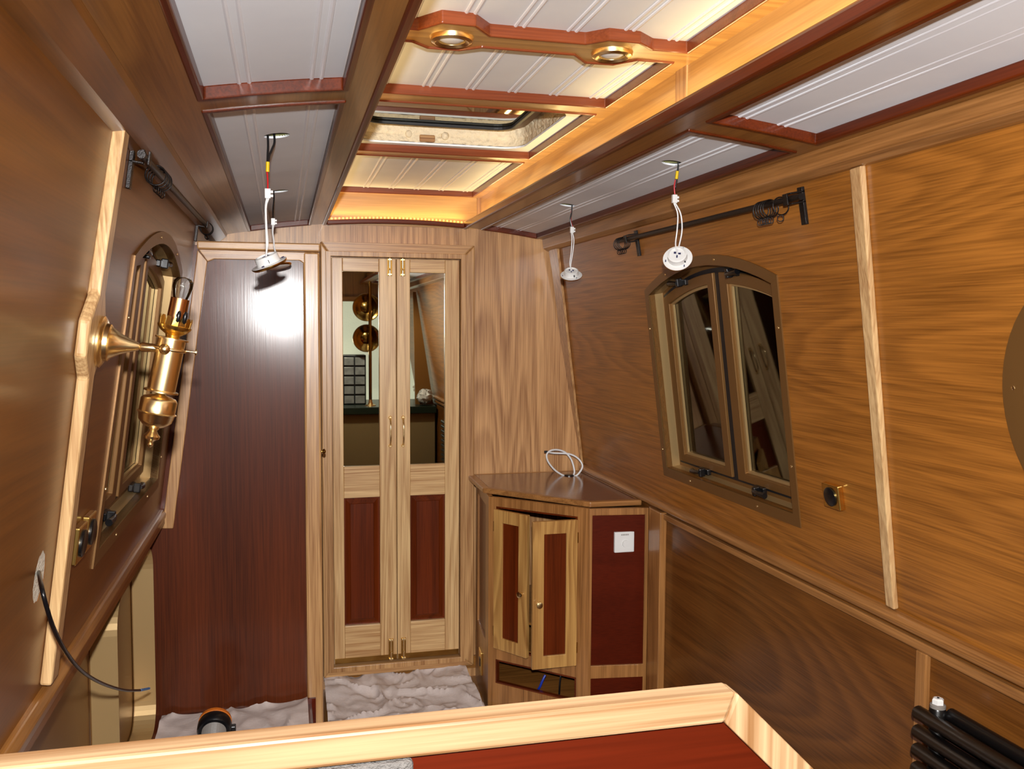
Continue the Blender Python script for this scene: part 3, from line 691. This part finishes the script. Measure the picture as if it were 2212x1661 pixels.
lp = [(560, 100), (600, 107), (690, 112), (745, 140), (770, 185), (745, 232), (715, 247), (722, 215), (705, 150), (670, 105), (625, 88), (580, 92), (556, 118), (566, 160), (605, 208), (655, 240), (690, 245)]
Y0 = 3.86
pts = [onY(980+x/2.768, 940+y/2.768, Y0+.012*math.sin(i*.9)) for i, (x, y) in enumerate(lp)]
MB().tube(spline(pts, 6), .0042, 10).build('cable', WHITEC, wc, smooth=True)
e = pts[0]; MB().box((e.x-.014, e.y-.005, e.z-.004), (e.x+.001, e.y+.005, e.z+.006)).build('plug', BLACK, wc, bevel=.001)
e = onY(980+690/2.768, 940+244/2.768, Y0); MB().lathe([(.022, 0), (.022, .004), (.016, .006), (.001, .006)], (e.x, e.y, ZT-.002), (0, 0, 1), 20).build('grommet', BLACK, wc)
bc = thing('blue_cable', 'short blue cable hanging in the cabinet\'s open lower shelf', 'cable', onCh(1170, 1470, -.05))
MB().tube(spline([onCh(1178, 1458, -.06), onCh(1172, 1470, -.05), onCh(1166, 1484, -.045), onCh(1158, 1496, -.05)], 6), .005, 8).build('cable', NAVY, bc, smooth=True)
bc = thing('black_flex', 'black flex dropping behind the open cabinet door to the lower shelf', 'cable', onCh(1210, 1480, -.03))
MB().tube(spline([onCh(1217, 1425, -.035), onCh(1214, 1445, -.03), onCh(1210, 1470, -.03), onCh(1208, 1500, -.04)], 6), .004, 8).build('cable', BLACK, bc, smooth=True)

# ================================================================== FOREGROUND PARTITION
cr = onY(1592, 1496, .60); zt0 = cr.z
lf = onZ(-120, 1496+1712*.1115, zt0)
lf = onZ(0, 1660, zt0); dF = (cr-lf); dF.z = 0; dF.normalize(); nF = V((dF.y, -dF.x, 0))
if nF.y > 0: nF = -nF
lf = cr-dF*1.0
if lf.x < LX(zt0)+.005: lf = cr-dF*((cr.x-LX(zt0)-.004)/dF.x)
bk0 = onZ(1000, 1526.8, zt0); depth = abs((bk0-cr).dot(nF))
fb = onP(1000, 1625.8, cr, nF); hgt = zt0-fb.z
print('PART', zt0, depth, hgt, lf, cr, dF)
par = thing('partition_panel', 'mahogany panel with chamfered pale ash capping close in front of the viewer', 'partition', (cr.x*.5, cr.y, FLOOR))
FP = lambda s, z, o=0: cr+dF*s+V((0, 0, z-zt0))+nF*o
L0 = -(cr-lf).length
hh = hgt; t_ = math.tan(math.radians(22.5))
# frame in the panel plane: s along, z up; top rail, 45 degree shoulder, upright
cl = .075
def mem(pts, name, mat): MB().plate(pts, [], lambda s, z: FP(s, z), lambda s, z: FP(s, z, -depth)).build(name, mat, par, bevel=.0025)
mem([(L0, zt0), (0, zt0), (-hh*t_, zt0-hh), (L0, zt0-hh)], 'cap_rail', ASHF['X'])
mem([(0, zt0), (cl, zt0-cl), (cl-hh, zt0-cl-hh*t_), (-hh*t_, zt0-hh)], 'shoulder_rail', ASHF['Z'])
mem([(cl, zt0-cl), (cl, FLOOR), (cl-hh, FLOOR), (cl-hh, zt0-cl-hh*t_)], 'end_post', ASHF['Z'])
MB().plate([(L0, zt0-hh), (-hh*t_, zt0-hh), (cl-hh, zt0-cl-hh*t_), (cl-hh, FLOOR), (L0, FLOOR)], [], lambda s, z: FP(s, z, -.006), lambda s, z: FP(s, z, -depth+.006)).build('infill_panel', MAHR, par)
ga = onP(893, 1637, cr, nF); gs = (ga-cr).dot(dF)
gp = thing('grey_pad', 'grey felt-like pad tucked under the front of the pale capping', 'pad', FP(gs-.08, ga.z-.02))
m = MB().plate([(L0+.25, ga.z-.001), (gs, ga.z-.001), (gs, ga.z-.035), (L0+.25, ga.z-.035)], [], lambda s, z: FP(s, z, .002), lambda s, z: FP(s, z, -.0058)).build('pad', GREYF, gp, bevel=.003)

# ================================================================== RADIATOR
rad = thing('column_radiator', 'black horizontal column radiator with white vent cap on the right', 'radiator', (1.30, 1.3, FLOOR))
y0 = .55
for k in range(10):
    z = -.801-.0396*k; ya = 1.574
    MB().tube([(1.275, y0, z), (1.275, ya-.004, z), (1.275, ya, z)], .0135, 16, radii=[.0148, .0148, .012]).build('tube', RADB, rad, smooth=True)
    MB().tube([(1.322, y0, z+.006), (1.322, 1.53, z+.006)], .0148, 14).build('tube', RADB, rad, smooth=True)
hc = onX(2026, 1524, 1.30)
hd = MB().lathe([(.001, -.62), (.0165, -.62), (.0165, -.002), (.013, .004), (.001, .004)], hc-V((0, 0, .006)), (0, 0, 1), 20).build('header', RADB, rad, smooth=True)
MB().lathe([(.0155, -.004), (.0155, .002), (.013, .004)], hc, (0, 0, 1), 20).build('collar', GREYH, rad, smooth=True)
vc = MB().lathe([(.012, .004), (.012, .013), (.009, .016), (.001, .016)], hc, (0, 0, 1), 6).build('vent_cap', WHITE, rad)
MB().lathe([(.0025, .016), (.0025, .0175), (.001, .0178)], hc, (0, 0, 1), 10).build('screw', BLACK, vc)

# ================================================================== SOCKETS ON THE SIDES
q = onR(1806, 1070)
s = thing('wall_socket', 'square brass outlet with round black centre on the right wall below the window', 'socket', q)
dY = V((0, 1, 0))
MB().obox(q+RN*.008, dY*.034, RUP*.031, RN*.008).build('plate', BRASSY, s, bevel=.003)
MB().lathe([(.024, 0), (.024, .003), (.020, .005), (.001, .004)], q+RN*.016, RN, 24).build('outlet', BLACK, s, smooth=True)
for (px, py), lab in (((160, 1172), 'brass outlet nearer the pale post on the left wall'), ((181, 1147), 'brass outlet nearer the window on the left wall')):
    q = onL(px, py)
    s = thing('wall_socket', lab, 'socket', q, 'pair of brass outlets on the left wall')
    MB().obox(q+LN*.007, dY*.036, LUP*.036, LN*.007).build('plate', BRASSY, s, bevel=.003)
    MB().lathe([(.026, 0), (.026, .004), (.022, .006), (.001, .005)], q+LN*.014, LN, 24).build('outlet', BLACK, s, smooth=True)
# loose black cable from the torn cut-out
cb = thing('loose_cable', 'black cable with blue end drooping from the torn hole in the left wall', 'cable', hole)
pts = [onL(84, 1236, .001)]+[onL(x, y, o) for x, y, o in ((90, 1268, .030), (101, 1312, .042), (118, 1362, .050), (145, 1412, .058), (180, 1452, .066), (225, 1478, .074), (270, 1491, .080), (303, 1491, .084))]
MB().tube(spline(pts, 8), .0033, 10).build('cable', BLACK, cb, smooth=True)
e = pts[-1]; e2 = onL(322, 1487, .086)
MB().tube([e, e2], .0036, 10).build('sleeve', BLUE, cb, smooth=True)

# ================================================================== BRASS WALL LAMP
lo = onL(216, 738, .0205)
lamp = thing('wall_lamp', 'polished brass oil-lamp style bracket lamp with clear bulb on the left post', 'lamp', lo)
n_, u_ = LN, LUP
MB().lathe([(.001, 0), (.046, 0), (.046, .004), (.040, .008), (.034, .009), (.033, .016), (.028, .019), (.019, .034), (.012, .05), (.008, .062), (.006, .066), (.001, .066)], lo, n_, 36).build('backplate', BRASS, lamp, smooth=True)
ac = onY(367, 754, lo.y); nA = (ac-lo).normalized(); u_ = V((LS+.075, 0, 1)).normalized()
MB().tube([lo+n_*.064, lo+n_*.070, lo+n_*.070+(ac-lo-n_*.07)*.4, ac], .006, 14, radii=[.005, .009, .0075, .006]).build('arm', BRASS, lamp, smooth=True)
MB().torus(ac, u_, .028, .0032).build('collar', BRASS, lamp, smooth=True)
MB().ball(ac-V((0, .031, 0))-n_*.006, .0105, 18).build('ball_knob', BRASS, lamp, smooth=True)
MB().tube([ac+n_*.028, ac+n_*.046, ac+n_*.047, ac+n_*.050], .002, 12, radii=[.002, .002, .006, .006]).build('thumbscrew', BRASS, lamp, smooth=True)
MB().lathe([(.001, .022), (.031, .022), (.031, .019), (.026, .019), (.026, -.080), (.032, -.082), (.032, -.085), (.012, -.087), (.006, -.092), (.001, -.092)], ac, u_, 36).build('reservoir', BRASS, lamp, smooth=True)
MB().lathe([(.001, -.090), (.012, -.090), (.030, -.096), (.034, -.101), (.034, -.124), (.037, -.126), (.034, -.129), (.031, -.142), (.022, -.151), (.010, -.156), (.001, -.156)], ac, u_, 36).build('bowl', BRASS, lamp, smooth=True)
MB().lathe([(.008, -.154), (.010, -.158), (.007, -.161), (.010, -.166), (.0155, -.172), (.014, -.177), (.007, -.181), (.004, -.185), (.006, -.189), (.004, -.193), (.001, -.195)], ac, u_, 24).build('finial', BRASS, lamp, smooth=True)
gal = MB().lathe([(.012, .020), (.014, .028), (.024, .034), (.031, .042), (.032, .046), (.028, .048), (.001, .048)], ac, u_, 36).build('burner', BRASSY, lamp, smooth=True)
m = MB(); e1 = u_.orthogonal().normalized(); e2 = u_.cross(e1)
for k in range(14):
    a = 2*math.pi*k/14; d = e1*math.cos(a)+e2*math.sin(a); tg = -e1*math.sin(a)+e2*math.cos(a)
    pts = [ac+u_*.046+d*.0275+tg*s for s in (-.0058, .0058)]+[ac+u_*h+d*.029+tg*s for s, h in ((.0058, .058), (.003, .064), (-.003, .064), (-.0058, .058))]
    m.slab(pts, d*.0012)
m.build('gallery', BRASSY, lamp)
MB().lathe([(.001, .048), (.0175, .048), (.0175, .100), (.016, .100), (.001, .098)], ac, u_, 30).build('candle_tube', plain('copper_tube', (214, 160, 110), .25, 1.), lamp, smooth=True)
MB().lathe([(.013, .098), (.0155, .108), (.019, .122), (.0185, .133), (.013, .140), (.001, .142)], ac, u_, 28).build('bulb', BULBG, lamp, smooth=True)
m = MB()
for s in (-.006, .006):
    c = ac+u_*.064-V((0, .027, 0))+n_*(.012+s)
    m.lathe([(.001, -.012), (.004, -.008), (.0045, .004), (.003, .010), (.001, .012)], c, u_, 10)
m.build('black_ovals', BLACK, lamp, smooth=True)  # two small black ovals in front of the burner

for ch_ in lamp.children:
    if ch_.name.split('.')[0] not in ('backplate', 'arm'):
        for v in ch_.data.vertices: v.co = ac+(v.co-ac)*.93
# ================================================================== CURTAIN RODS AND RINGS
ringmesh = {}
def ring(o, axis, label, group, swing_):
    down = V((0, 0, -1)); c = o+down*.011
    t = thing('curtain_ring', label, 'curtain ring', c, group)
    ax = V(axis).normalized()
    MB().torus(c, ax, .021, .0016, 28, 8).build('hoop', BLACKM, t, smooth=True)
    side = ax.cross(V((0, 0, 1))).normalized()
    MB().torus(c+down*.029, (ax*.75+side*.66), .0075, .0012, 16, 6).build('eyelet', BLACKM, t, smooth=True)
def rod(label, p0, p1, nrm, up, brs, ringsets):
    t = thing('curtain_rod', label, 'curtain rod', (p0+p1)/2)
    MB().tube([p0, p1], .0078, 16).build('pole', BLACKM, t, smooth=True)
    ax = (p1-p0).normalized()
    for s in brs:
        c = p0+(p1-p0)*s
        b = MB().obox(c-nrm*(WOFF-.004)-up*.02, ax*.010, up*.044, nrm*.004).build('bracket', BLACKM, t, bevel=.001)
        MB().obox(c-nrm*(WOFF*.5)+up*.013, ax*.010, up*.002, nrm*WOFF*.5).obox(c-nrm*(WOFF*.5)-up*.011, ax*.010, up*.002, nrm*WOFF*.5).obox(c+nrm*.009, ax*.010, up*.0135, nrm*.002).build('cup', BLACKM, b, bevel=.001)
        MB().ball(c-nrm*(WOFF-.005)-up*.03, .0035, 8).ball(c-nrm*(WOFF-.005)-up*.056, .0035, 8).build('screws', BLACKM, b, smooth=True)
    for (s, lab, grp, tilt) in ringsets:
        ring(p0+(p1-p0)*s+V((0, 0, .0)), ax+V((0, 0, tilt)), lab, grp, tilt)
WOFF = .038
pR0, pR1 = onR(1336, 521, WOFF), onR(1731, 424, WOFF)
gR, gRf = 'curtain rings on the right rod near end', 'curtain rings on the right rod far end'
lR = 'small dark curtain ring bunched inside the near bracket of the right rod'; lRf = 'small dark curtain ring bunched at the far end of the right rod'
rod('dark iron curtain rod above the right window', pR0, pR1, RN, RUP, (.075, .955),
    [(.845+.010*k, lR, gR, random.uniform(-.1, .1)) for k in range(5)]+[(.925, 'single dark curtain ring hanging right against the near bracket of the right rod', None, .05)]+[(.008+.014*k, lRf, gRf, random.uniform(-.12, .12)) for k in range(4)])
WOFF = .027
pL0, pL1 = onL(305, 333, WOFF), onL(448, 489, WOFF)
gL, gLf = 'curtain rings on the left rod near end', 'curtain rings on the left rod far end'
rod('dark iron curtain rod above the left window', pL0, pL1, LN, LUP, (.03, .93),
    [(.13+.022*k, 'small dark curtain ring bunched at the near end of the left rod', gL, random.uniform(-.15, .15)) for k in range(4)]+[(.965+.012*k, 'small dark curtain ring bunched at the far end of the left rod', gLf, random.uniform(-.1, .1)) for k in range(3)])

# ================================================================== HANGING LED FITTINGS
def fitting(label, hole_, Y, wire, c, b, two=True, scale=1.):
    t = thing('hanging_downlight', label, 'downlight', c, 'unfixed white downlights hanging by their wires')
    b = V(b).normalized()
    S = scale
    MB().lathe([(.001, -.006*S), (.030*S, -.006*S), (.038*S, -.003*S), (.040*S, 0), (.040*S, .002*S), (.027*S, .003*S), (.026*S, .020*S), (.022*S, .0215*S), (.021*S, .018*S), (.001, .018*S)], c, b, 36).build('body', WHITE, t, smooth=True)
    MB().lathe([(.0405*S, .0015*S), (.0405*S, -.001*S), (.037*S, -.005*S), (.0355*S, -.0045*S), (.038*S, 0)], c, b, 36, True).build('rim', BRASSD, t, smooth=True)
    e1 = b.cross(V((0, 0, 1))); e1 = e1.normalized(); e2 = b.cross(e1)
    for a, d, w, h in ((-.006, -.003, .006, .003), (.006, -.006, .005, .0035), (.0, .006, .003, .005)):
        MB().obox(c+b*.019*S+e1*a+e2*d, e1*w*.6, e2*h*.7, b*.0015).build('chip', CHIP, t)
    for a in (.3, 2.2, 4.3):
        MB().obox(c+b*.0045*S+(e1*math.cos(a)+e2*math.sin(a))*.033*S, e1*.0012, e2*.003, b*.001).build('rim_slot', CHIP, t)
    m = MB()
    side = e1*math.cos(.9)+e2*math.sin(.9)
    m.obox(c+b*.010*S-V((0, .026*S, 0)).normalized()*0+(-V((0, 1, 0))-b*(-b.y)).normalized()*.0262*S, e1*.0035, b*.004, (V((0, 1, 0))-b*b.y).normalized()*.0006)
    m.build('slot', BLACK, t)
    P = [onY(x, y, Y) for x, y in wire['feed']]
    P[0] = V((P[0].x, P[0].y, hole_.z+.03))
    MB().tube(spline(P, 6), .0026, 8).build('feed_cable', BLACK, t, smooth=True)
    if 'feed2' in wire:
        P2 = [onY(x, y, Y) for x, y in wire['feed2']]; P2[0].z = hole_.z+.03
        MB().tube(spline(P2, 6), .0026, 8).build('feed_cable', BLACK, t, smooth=True)
    if 'tape' in wire:
        MB().tube([onY(x, y, Y) for x, y in wire['tape']], .0042, 10).build('tape_band', YEL, t, smooth=True)
    if 'red' in wire:
        MB().tube(spline([onY(x, y, Y) for x, y in wire['red']], 5), .0018, 8).build('red_core', RED, t, smooth=True)
    k = onY(*wire['conn'], Y)
    MB().box((k.x-.0065, k.y-.005, k.z-.011), (k.x+.0065, k.y+.005, k.z+.011)).box((k.x+.004, k.y-.004, k.z-.008), (k.x+.012, k.y+.004, k.z-.002)).box((k.x+.004, k.y-.004, k.z+.001), (k.x+.012, k.y+.004, k.z+.007)).build('connector', WHITE, t, bevel=.001)
    top_ = c+b*.019*S
    for dx, pts in enumerate(wire['white']):
        W = [k-V((0, 0, .010))+V((.004*dx-.002, 0, 0))]+[onY(x, y, Y) for x, y in pts]+[top_+e1*(.004*dx-.002)]
        MB().tube(spline(W, 6), .0019, 8).build('white_core', WHITEC, t, smooth=True)
g4 = lambda pts: [(520+x/4.4875, 270+y/4.4875) for x, y in pts]
HY = HOLES['nl'].y
fitting('white downlight hanging in front of the mahogany panel, nearer one on the left', HOLES['nl'], HY,
    dict(feed=g4([(258, 90), (265, 180), (262, 280), (260, 360)]), feed2=g4([(310, 95), (328, 150), (305, 230), (280, 290), (270, 350)]), tape=g4([(262, 358), (260, 455)]), red=g4([(255, 455), (262, 540), (262, 640)]), conn=g4([(262, 665)])[0],
         white=[g4([(240, 800), (245, 1000), (250, 1140)]), g4([(246, 800), (252, 1000), (262, 1150)])]), onY(582, 571, HY), (-.36, -.20, .88), scale=1.03)
HY = HOLES['fl'].y
fitting('white downlight half hidden behind the nearer hanging one on the left', HOLES['fl'], HY,
    dict(feed=g4([(312, 650), (322, 700), (316, 800), (314, 900)]), conn=g4([(314, 938)])[0], white=[g4([(308, 1040), (318, 1120), (326, 1200)]), g4([(312, 1040), (322, 1120), (330, 1200)])]), onY(603, 574, HY), (-.2, .12, .95))
g5 = lambda pts: [(1150+x/3.511, 320+y/3.511) for x, y in pts]
HY = HOLES['nr'].y
fitting('white downlight tipped to show its back, in front of the arched right window', HOLES['nr'], HY,
    dict(feed=g5([(1112, 100), (1105, 150), (1095, 200), (1085, 300)]), tape=g5([(1100, 175), (1092, 235)]), red=g5([(1085, 240), (1076, 290), (1080, 350)]), conn=g5([(1078, 385)])[0],
         white=[g5([(1102, 500), (1098, 620), (1086, 730)]), g5([(1125, 500), (1135, 620), (1115, 730)])]), onY(*g5([(1102, 838)])[0], HY), (-.42, -.72, .50), scale=.98)
HY = HOLES['fr'].y
fitting('white downlight hanging beside the end bulkhead, farther one on the right', HOLES['fr'], HY,
    dict(feed=g5([(302, 440), (298, 480), (288, 540), (300, 600)]), red=g5([(297, 470), (292, 540), (305, 600)]), conn=g5([(300, 620)])[0],
         white=[g5([(300, 700), (293, 800), (284, 880)]), g5([(315, 700), (305, 800), (292, 880)])]), onY(*g5([(295, 965)])[0], HY), (-.16, -.50, .84), scale=.98)

# ================================================================== LOW LEFT: platform, dust sheets, gold liner, hose
pf = MB().box((-.51, .9, FLOOR), (.085, YM-.002, -1.375)).build('platform', MAH['Y'])
tag(pf, 'low mahogany-fronted platform under the left dust sheet', 'platform')
def cloth(name, label, x0, x1, y0, y1, zf, nx=90, ny=90, seed=1):
    from mathutils import noise
    m = MB(); g = []
    for j in range(ny+1):
        row = []
        for i in range(nx+1):
            y = y0+(y1-y0)*j/ny; xe = x1 if y < 3.42 else (x1-.1 if y > 3.52 else x1-(y-3.42))
            if name != 'dust_sheet' or x1 < .5: xe = x1
            x = x0+(xe-x0)*i/nx
            q = V((x*4.2+seed, y*4.2, seed*3.1)); w = V((noise.noise(q*1.3), noise.noise(q*1.3+V((9, 3, 1))), 0))
            r1 = 1-abs(noise.noise(q*.9+w*1.2)); r2 = 1-abs(noise.noise(q*2.3+w*.8)); r3 = noise.noise(q*4)
            h = .65*r1**5+.24*r2**6+.09*(1-abs(noise.noise(q*4.5+w)))**6+.015*r3
            row.append((x, y, zf(x, y, h)))
        g.append(m.verts(row))
    for j in range(ny):
        for i in range(nx): m.b.faces.new((g[j][i], g[j][i+1], g[j+1][i+1], g[j+1][i]))
    o = m.build(name, CLOTH, smooth=True); md = o.modifiers.new('thick', 'SOLIDIFY'); md.thickness = .002
    o.modifiers.move(1, 0)
    return tag(o, label, 'dust sheet', 'white dust sheets')
def zleft(x, y, h):
    return -1.372+.022*h+.018*max(0, (x+.1)/.18)*(x < .1)*max(0, min(1, (y-2.6)/.6))
cloth('dust_sheet', 'white cotton dust sheet lying on the low platform before the mahogany panel', -.425, .07, 1.6, YM-.03, zleft, seed=3)
def zright(x, y, h):
    k = max(0, min(1, (y-3.3)/.6))
    return FLOOR+.012+.045*h+.05*k*(.5+.5*math.sin(x*9+.6))*.6+.02*k
cloth('dust_sheet', 'crumpled white dust sheet on the floor before the double doors', .155, .885, 2.4, 3.97, zright, nx=120, ny=150, seed=8)
# gold window liner standing on the platform
gl = thing('window_liner', 'spare gold rounded window liner standing against the lower left side', 'window liner', (-.47, 2.88, -1.372))
rr_ = rrect(2.535, 3.225, -1.372, -.745, .085, 8)
MB().plate(rr_, [inset(rr_, .004)], lambda y, z: V((-.437, y, z)), lambda y, z: V((-.505, y, z))).build('band', GOLDL, gl, smooth=False)
MB().plate(inset(rr_, -.0015), [inset(rr_, .003)], lambda y, z: V((-.505, y, z)), lambda y, z: V((-.508, y, z))).build('flange', GOLDF, gl)
# hose end
hcen = onZ(464, 1566, -1.29)
dirh = V((-.02, -.86, -.30)).normalized()
hs = thing('hose_end', 'grey ribbed hose with black and orange collar lying on the left dust sheet', 'hose', hcen)
MB().lathe([(.034, -.012), (.050, -.010), (.053, 0), (.053, .022), (.048, .028), (.036, .028)], hcen, dirh, 32, True).build('collar', BLACK, hs, smooth=True)
MB().lathe([(.040, -.026), (.050, -.024), (.052, -.012), (.044, -.008)], hcen, dirh, 32, True).build('orange_ring', ORANGE, hs, smooth=True)
pr = []
for k in range(40): pr += [(.036, .0+.005*k), (.038, .0025+.005*k)]
MB().lathe([(.001, 0)]+pr+[(.001, .2)], hcen, dirh, 28).build('hose', GREYH, hs, smooth=False)
MB().obox(hcen+V((.055, 0, -.02)), (.010, 0, 0), (0, .012, 0), (0, 0, .014)).build('latch', BLACK, hs, bevel=.003)

# ================================================================== WHAT THE DOOR MIRRORS SHOW (behind the viewer)
wt = thing('galley_counter', 'beige counter with dark green worktop seen in the door mirrors', 'counter', (.9, -.5, FLOOR))
MB().box((.25, -.95, FLOOR), (1.33, -.17, -.80)).build('cupboard', BEIGE, wt)
MB().box((.24, -.97, -.80), (1.34, -.13, -.735)).build('worktop', GREENT, wt, bevel=.006)
bp_ = thing('brass_pole', 'tall brass pole on a flange, seen in the left door mirror', 'pole', (.76, -.30, -.735))
MB().lathe([(.001, 0), (.05, 0), (.048, .006), (.025, .014), (.018, .03), (.016, .05), (.013, .06), (.001, .06)], (.76, -.30, -.735), (0, 0, 1), 24).build('base', BRASS, bp_, smooth=True)
MB().tube([(.76, -.30, -.68), (.76, -.30, .39)], .0145, 18).build('tube', BRASSA, bp_, smooth=True)
for z, lab in ((.155, 'upper round brass dish behind the pole in the left door mirror'), (-.125, 'lower round brass dish behind the pole in the left door mirror')):
    dl = thing('brass_dish', lab, 'brass dish', (.735, -.36, z), 'brass dishes in the mirror')
    MB().lathe([(.001, .0), (.05, .004), (.09, .018), (.118, .034), (.126, .034), (.127, .028), (.115, .014), (.06, -.006), (.001, -.010)], (.735, -.385, z), (0, 1, 0), 40).build('bowl', BRASSA, dl, smooth=True)
    MB().lathe([(.001, .002), (.05, .006), (.05, .012), (.03, .02), (.001, .02)], (.735, -.385, z), (0, 1, 0), 24).build('boss', BRASSA, dl, smooth=True)
    MB().tube([(.735, -.39, z), (.735, -.44, z)], .010, 10).build('stem', BRASSD, dl, smooth=True)
og = thing('parts_organiser', 'dark parts organiser with clear trays, seen in the left door mirror', 'organiser', (.66, -.5, -.735))
MB().box((.52, -.66, -.735), (.735, -.45, -.28)).build('case', ORGB, og, bevel=.004)
for r in range(5):
    for c in range(2):
        x = .535+.1*c; z = -.725+.088*r
        dr = MB().box((x, -.449, z), (x+.088, -.435, z+.07)).build('tray', TRAY, og, bevel=.002)
bg = thing('plastic_bag', 'crumpled clear plastic bag on the green worktop, seen in the right mirror', 'bag', (1.245, -.225, -.735))
m = MB(); m.ball((1.245, -.225, -.652), .068, 22, .9)
o = m.build('bag', PBAG, bg, smooth=True)
for v in o.data.vertices: v.co += V((random.uniform(-.012, .012), random.uniform(-.012, .012), random.uniform(-.012, .012)))
tb = MB().plate([(1.17, -.733), (RX(-.70)-.03, -.733), (RX(.3)-.012, .3), (1.15, .3)], [], lambda x, z: V((x, -.30, z)), lambda x, z: V((x, -.33, z))).build('wall_stand_in', GOLDW, bevel=.003)  # added board, stands in for the brown wall and covers its pale sheen
tag(tb, 'added brown board standing in for the right wall, seen in the right door mirror', 'board')
fw = thing('window_5', 'pale frosted daylight pane behind the worktop, seen in the door mirrors', 'window', (.8, -1.66, -.6), kind='structure')
MB().box((.22, -1.68, -.80), (1.44, -1.665, .24)).build('pane', FROST, fw)
MB().plate(rect(.16, 1.46, -.85, .29), [rect(.22, 1.44, -.80, .24)], lambda x, z: V((x, -1.655, z)), lambda x, z: V((x, -1.69, z))).build('frame', ASHD['X'], fw)

# ================================================================== CAMERA, LIGHTS, WORLD
cam = bpy.data.cameras.new('camera'); co = bpy.data.objects.new('camera', cam); COL.objects.link(co)
cam.sensor_width = 36; cam.lens = 36*F/2212; cam.clip_start = .02
M3 = Matrix((Xc, Yc, Zc))             # world <- camera(x right, y down, z forward)
R = Matrix(((1, 0, 0), (0, -1, 0), (0, 0, -1)))
co.matrix_world = (M3 @ R).to_4x4()
sc.camera = co
def light(name, kind, loc, energy, color=(1, 1, 1), rot=(0, 0, 0), **kw):
    l = bpy.data.lights.new(name, kind); l.energy = energy; l.color = color
    for k, v in kw.items(): setattr(l, k, v)
    o = bpy.data.objects.new(name, l); COL.objects.link(o); o.location = loc; o.rotation_euler = rot; return o
fl = light('camera_flash', 'SPOT', (.0, -.03, .12), 105, (1, .985, .97), (math.radians(96), 0, math.radians(-13)), spot_size=math.radians(150), spot_blend=.6, shadow_soft_size=.018)
fl.data.use_nodes = True; nt = fl.data.node_tree
em = nt.nodes['Emission']; fo_ = nt.nodes.new('ShaderNodeLightFalloff'); fo_.inputs['Strength'].default_value = 1.; fo_.inputs['Smooth'].default_value = 0
nt.links.new(fo_.outputs['Linear'], em.inputs['Strength'])
light('led_right', 'AREA', (.832, 1.5, .464), 4.6, (1, .73, .31), (math.pi, 0, 0), shape='RECTANGLE', size=.012, size_y=4.9)
light('led_left', 'AREA', (.150, 1.5, .464), 4.6, (1, .73, .31), (math.pi, 0, 0), shape='RECTANGLE', size=.012, size_y=4.9)
light('led_back', 'AREA', (.485, 3.966, .464), .55, (1, .73, .31), (math.pi, 0, 0), shape='RECTANGLE', size=.6, size_y=.012)
light('ambient_fill', 'POINT', (.25, -.9, -.25), 13, (1, .95, .88), shadow_soft_size=.15)  # unseen fill added behind the camera to lift the ambient light
gl_ = light('counter_fill', 'SPOT', (.55, .45, .50), 80, (1, .93, .80), (0, 0, 0), spot_size=math.radians(95), spot_blend=.5, shadow_soft_size=.05)  # unseen spot added to brighten the counter in the mirrors
gl_.rotation_euler = (V((.85, -.35, -.95))-V((.55, .45, .50))).to_track_quat('-Z', 'Y').to_euler()
w = bpy.data.worlds.new('World'); sc.world = w; w.use_nodes = True
w.node_tree.nodes['Background'].inputs[0].default_value = (.02, .02, .02, 1); w.node_tree.nodes['Background'].inputs[1].default_value = 1
sc.view_settings.view_transform = 'Standard'; sc.view_settings.look = 'None'; sc.view_settings.exposure = 0
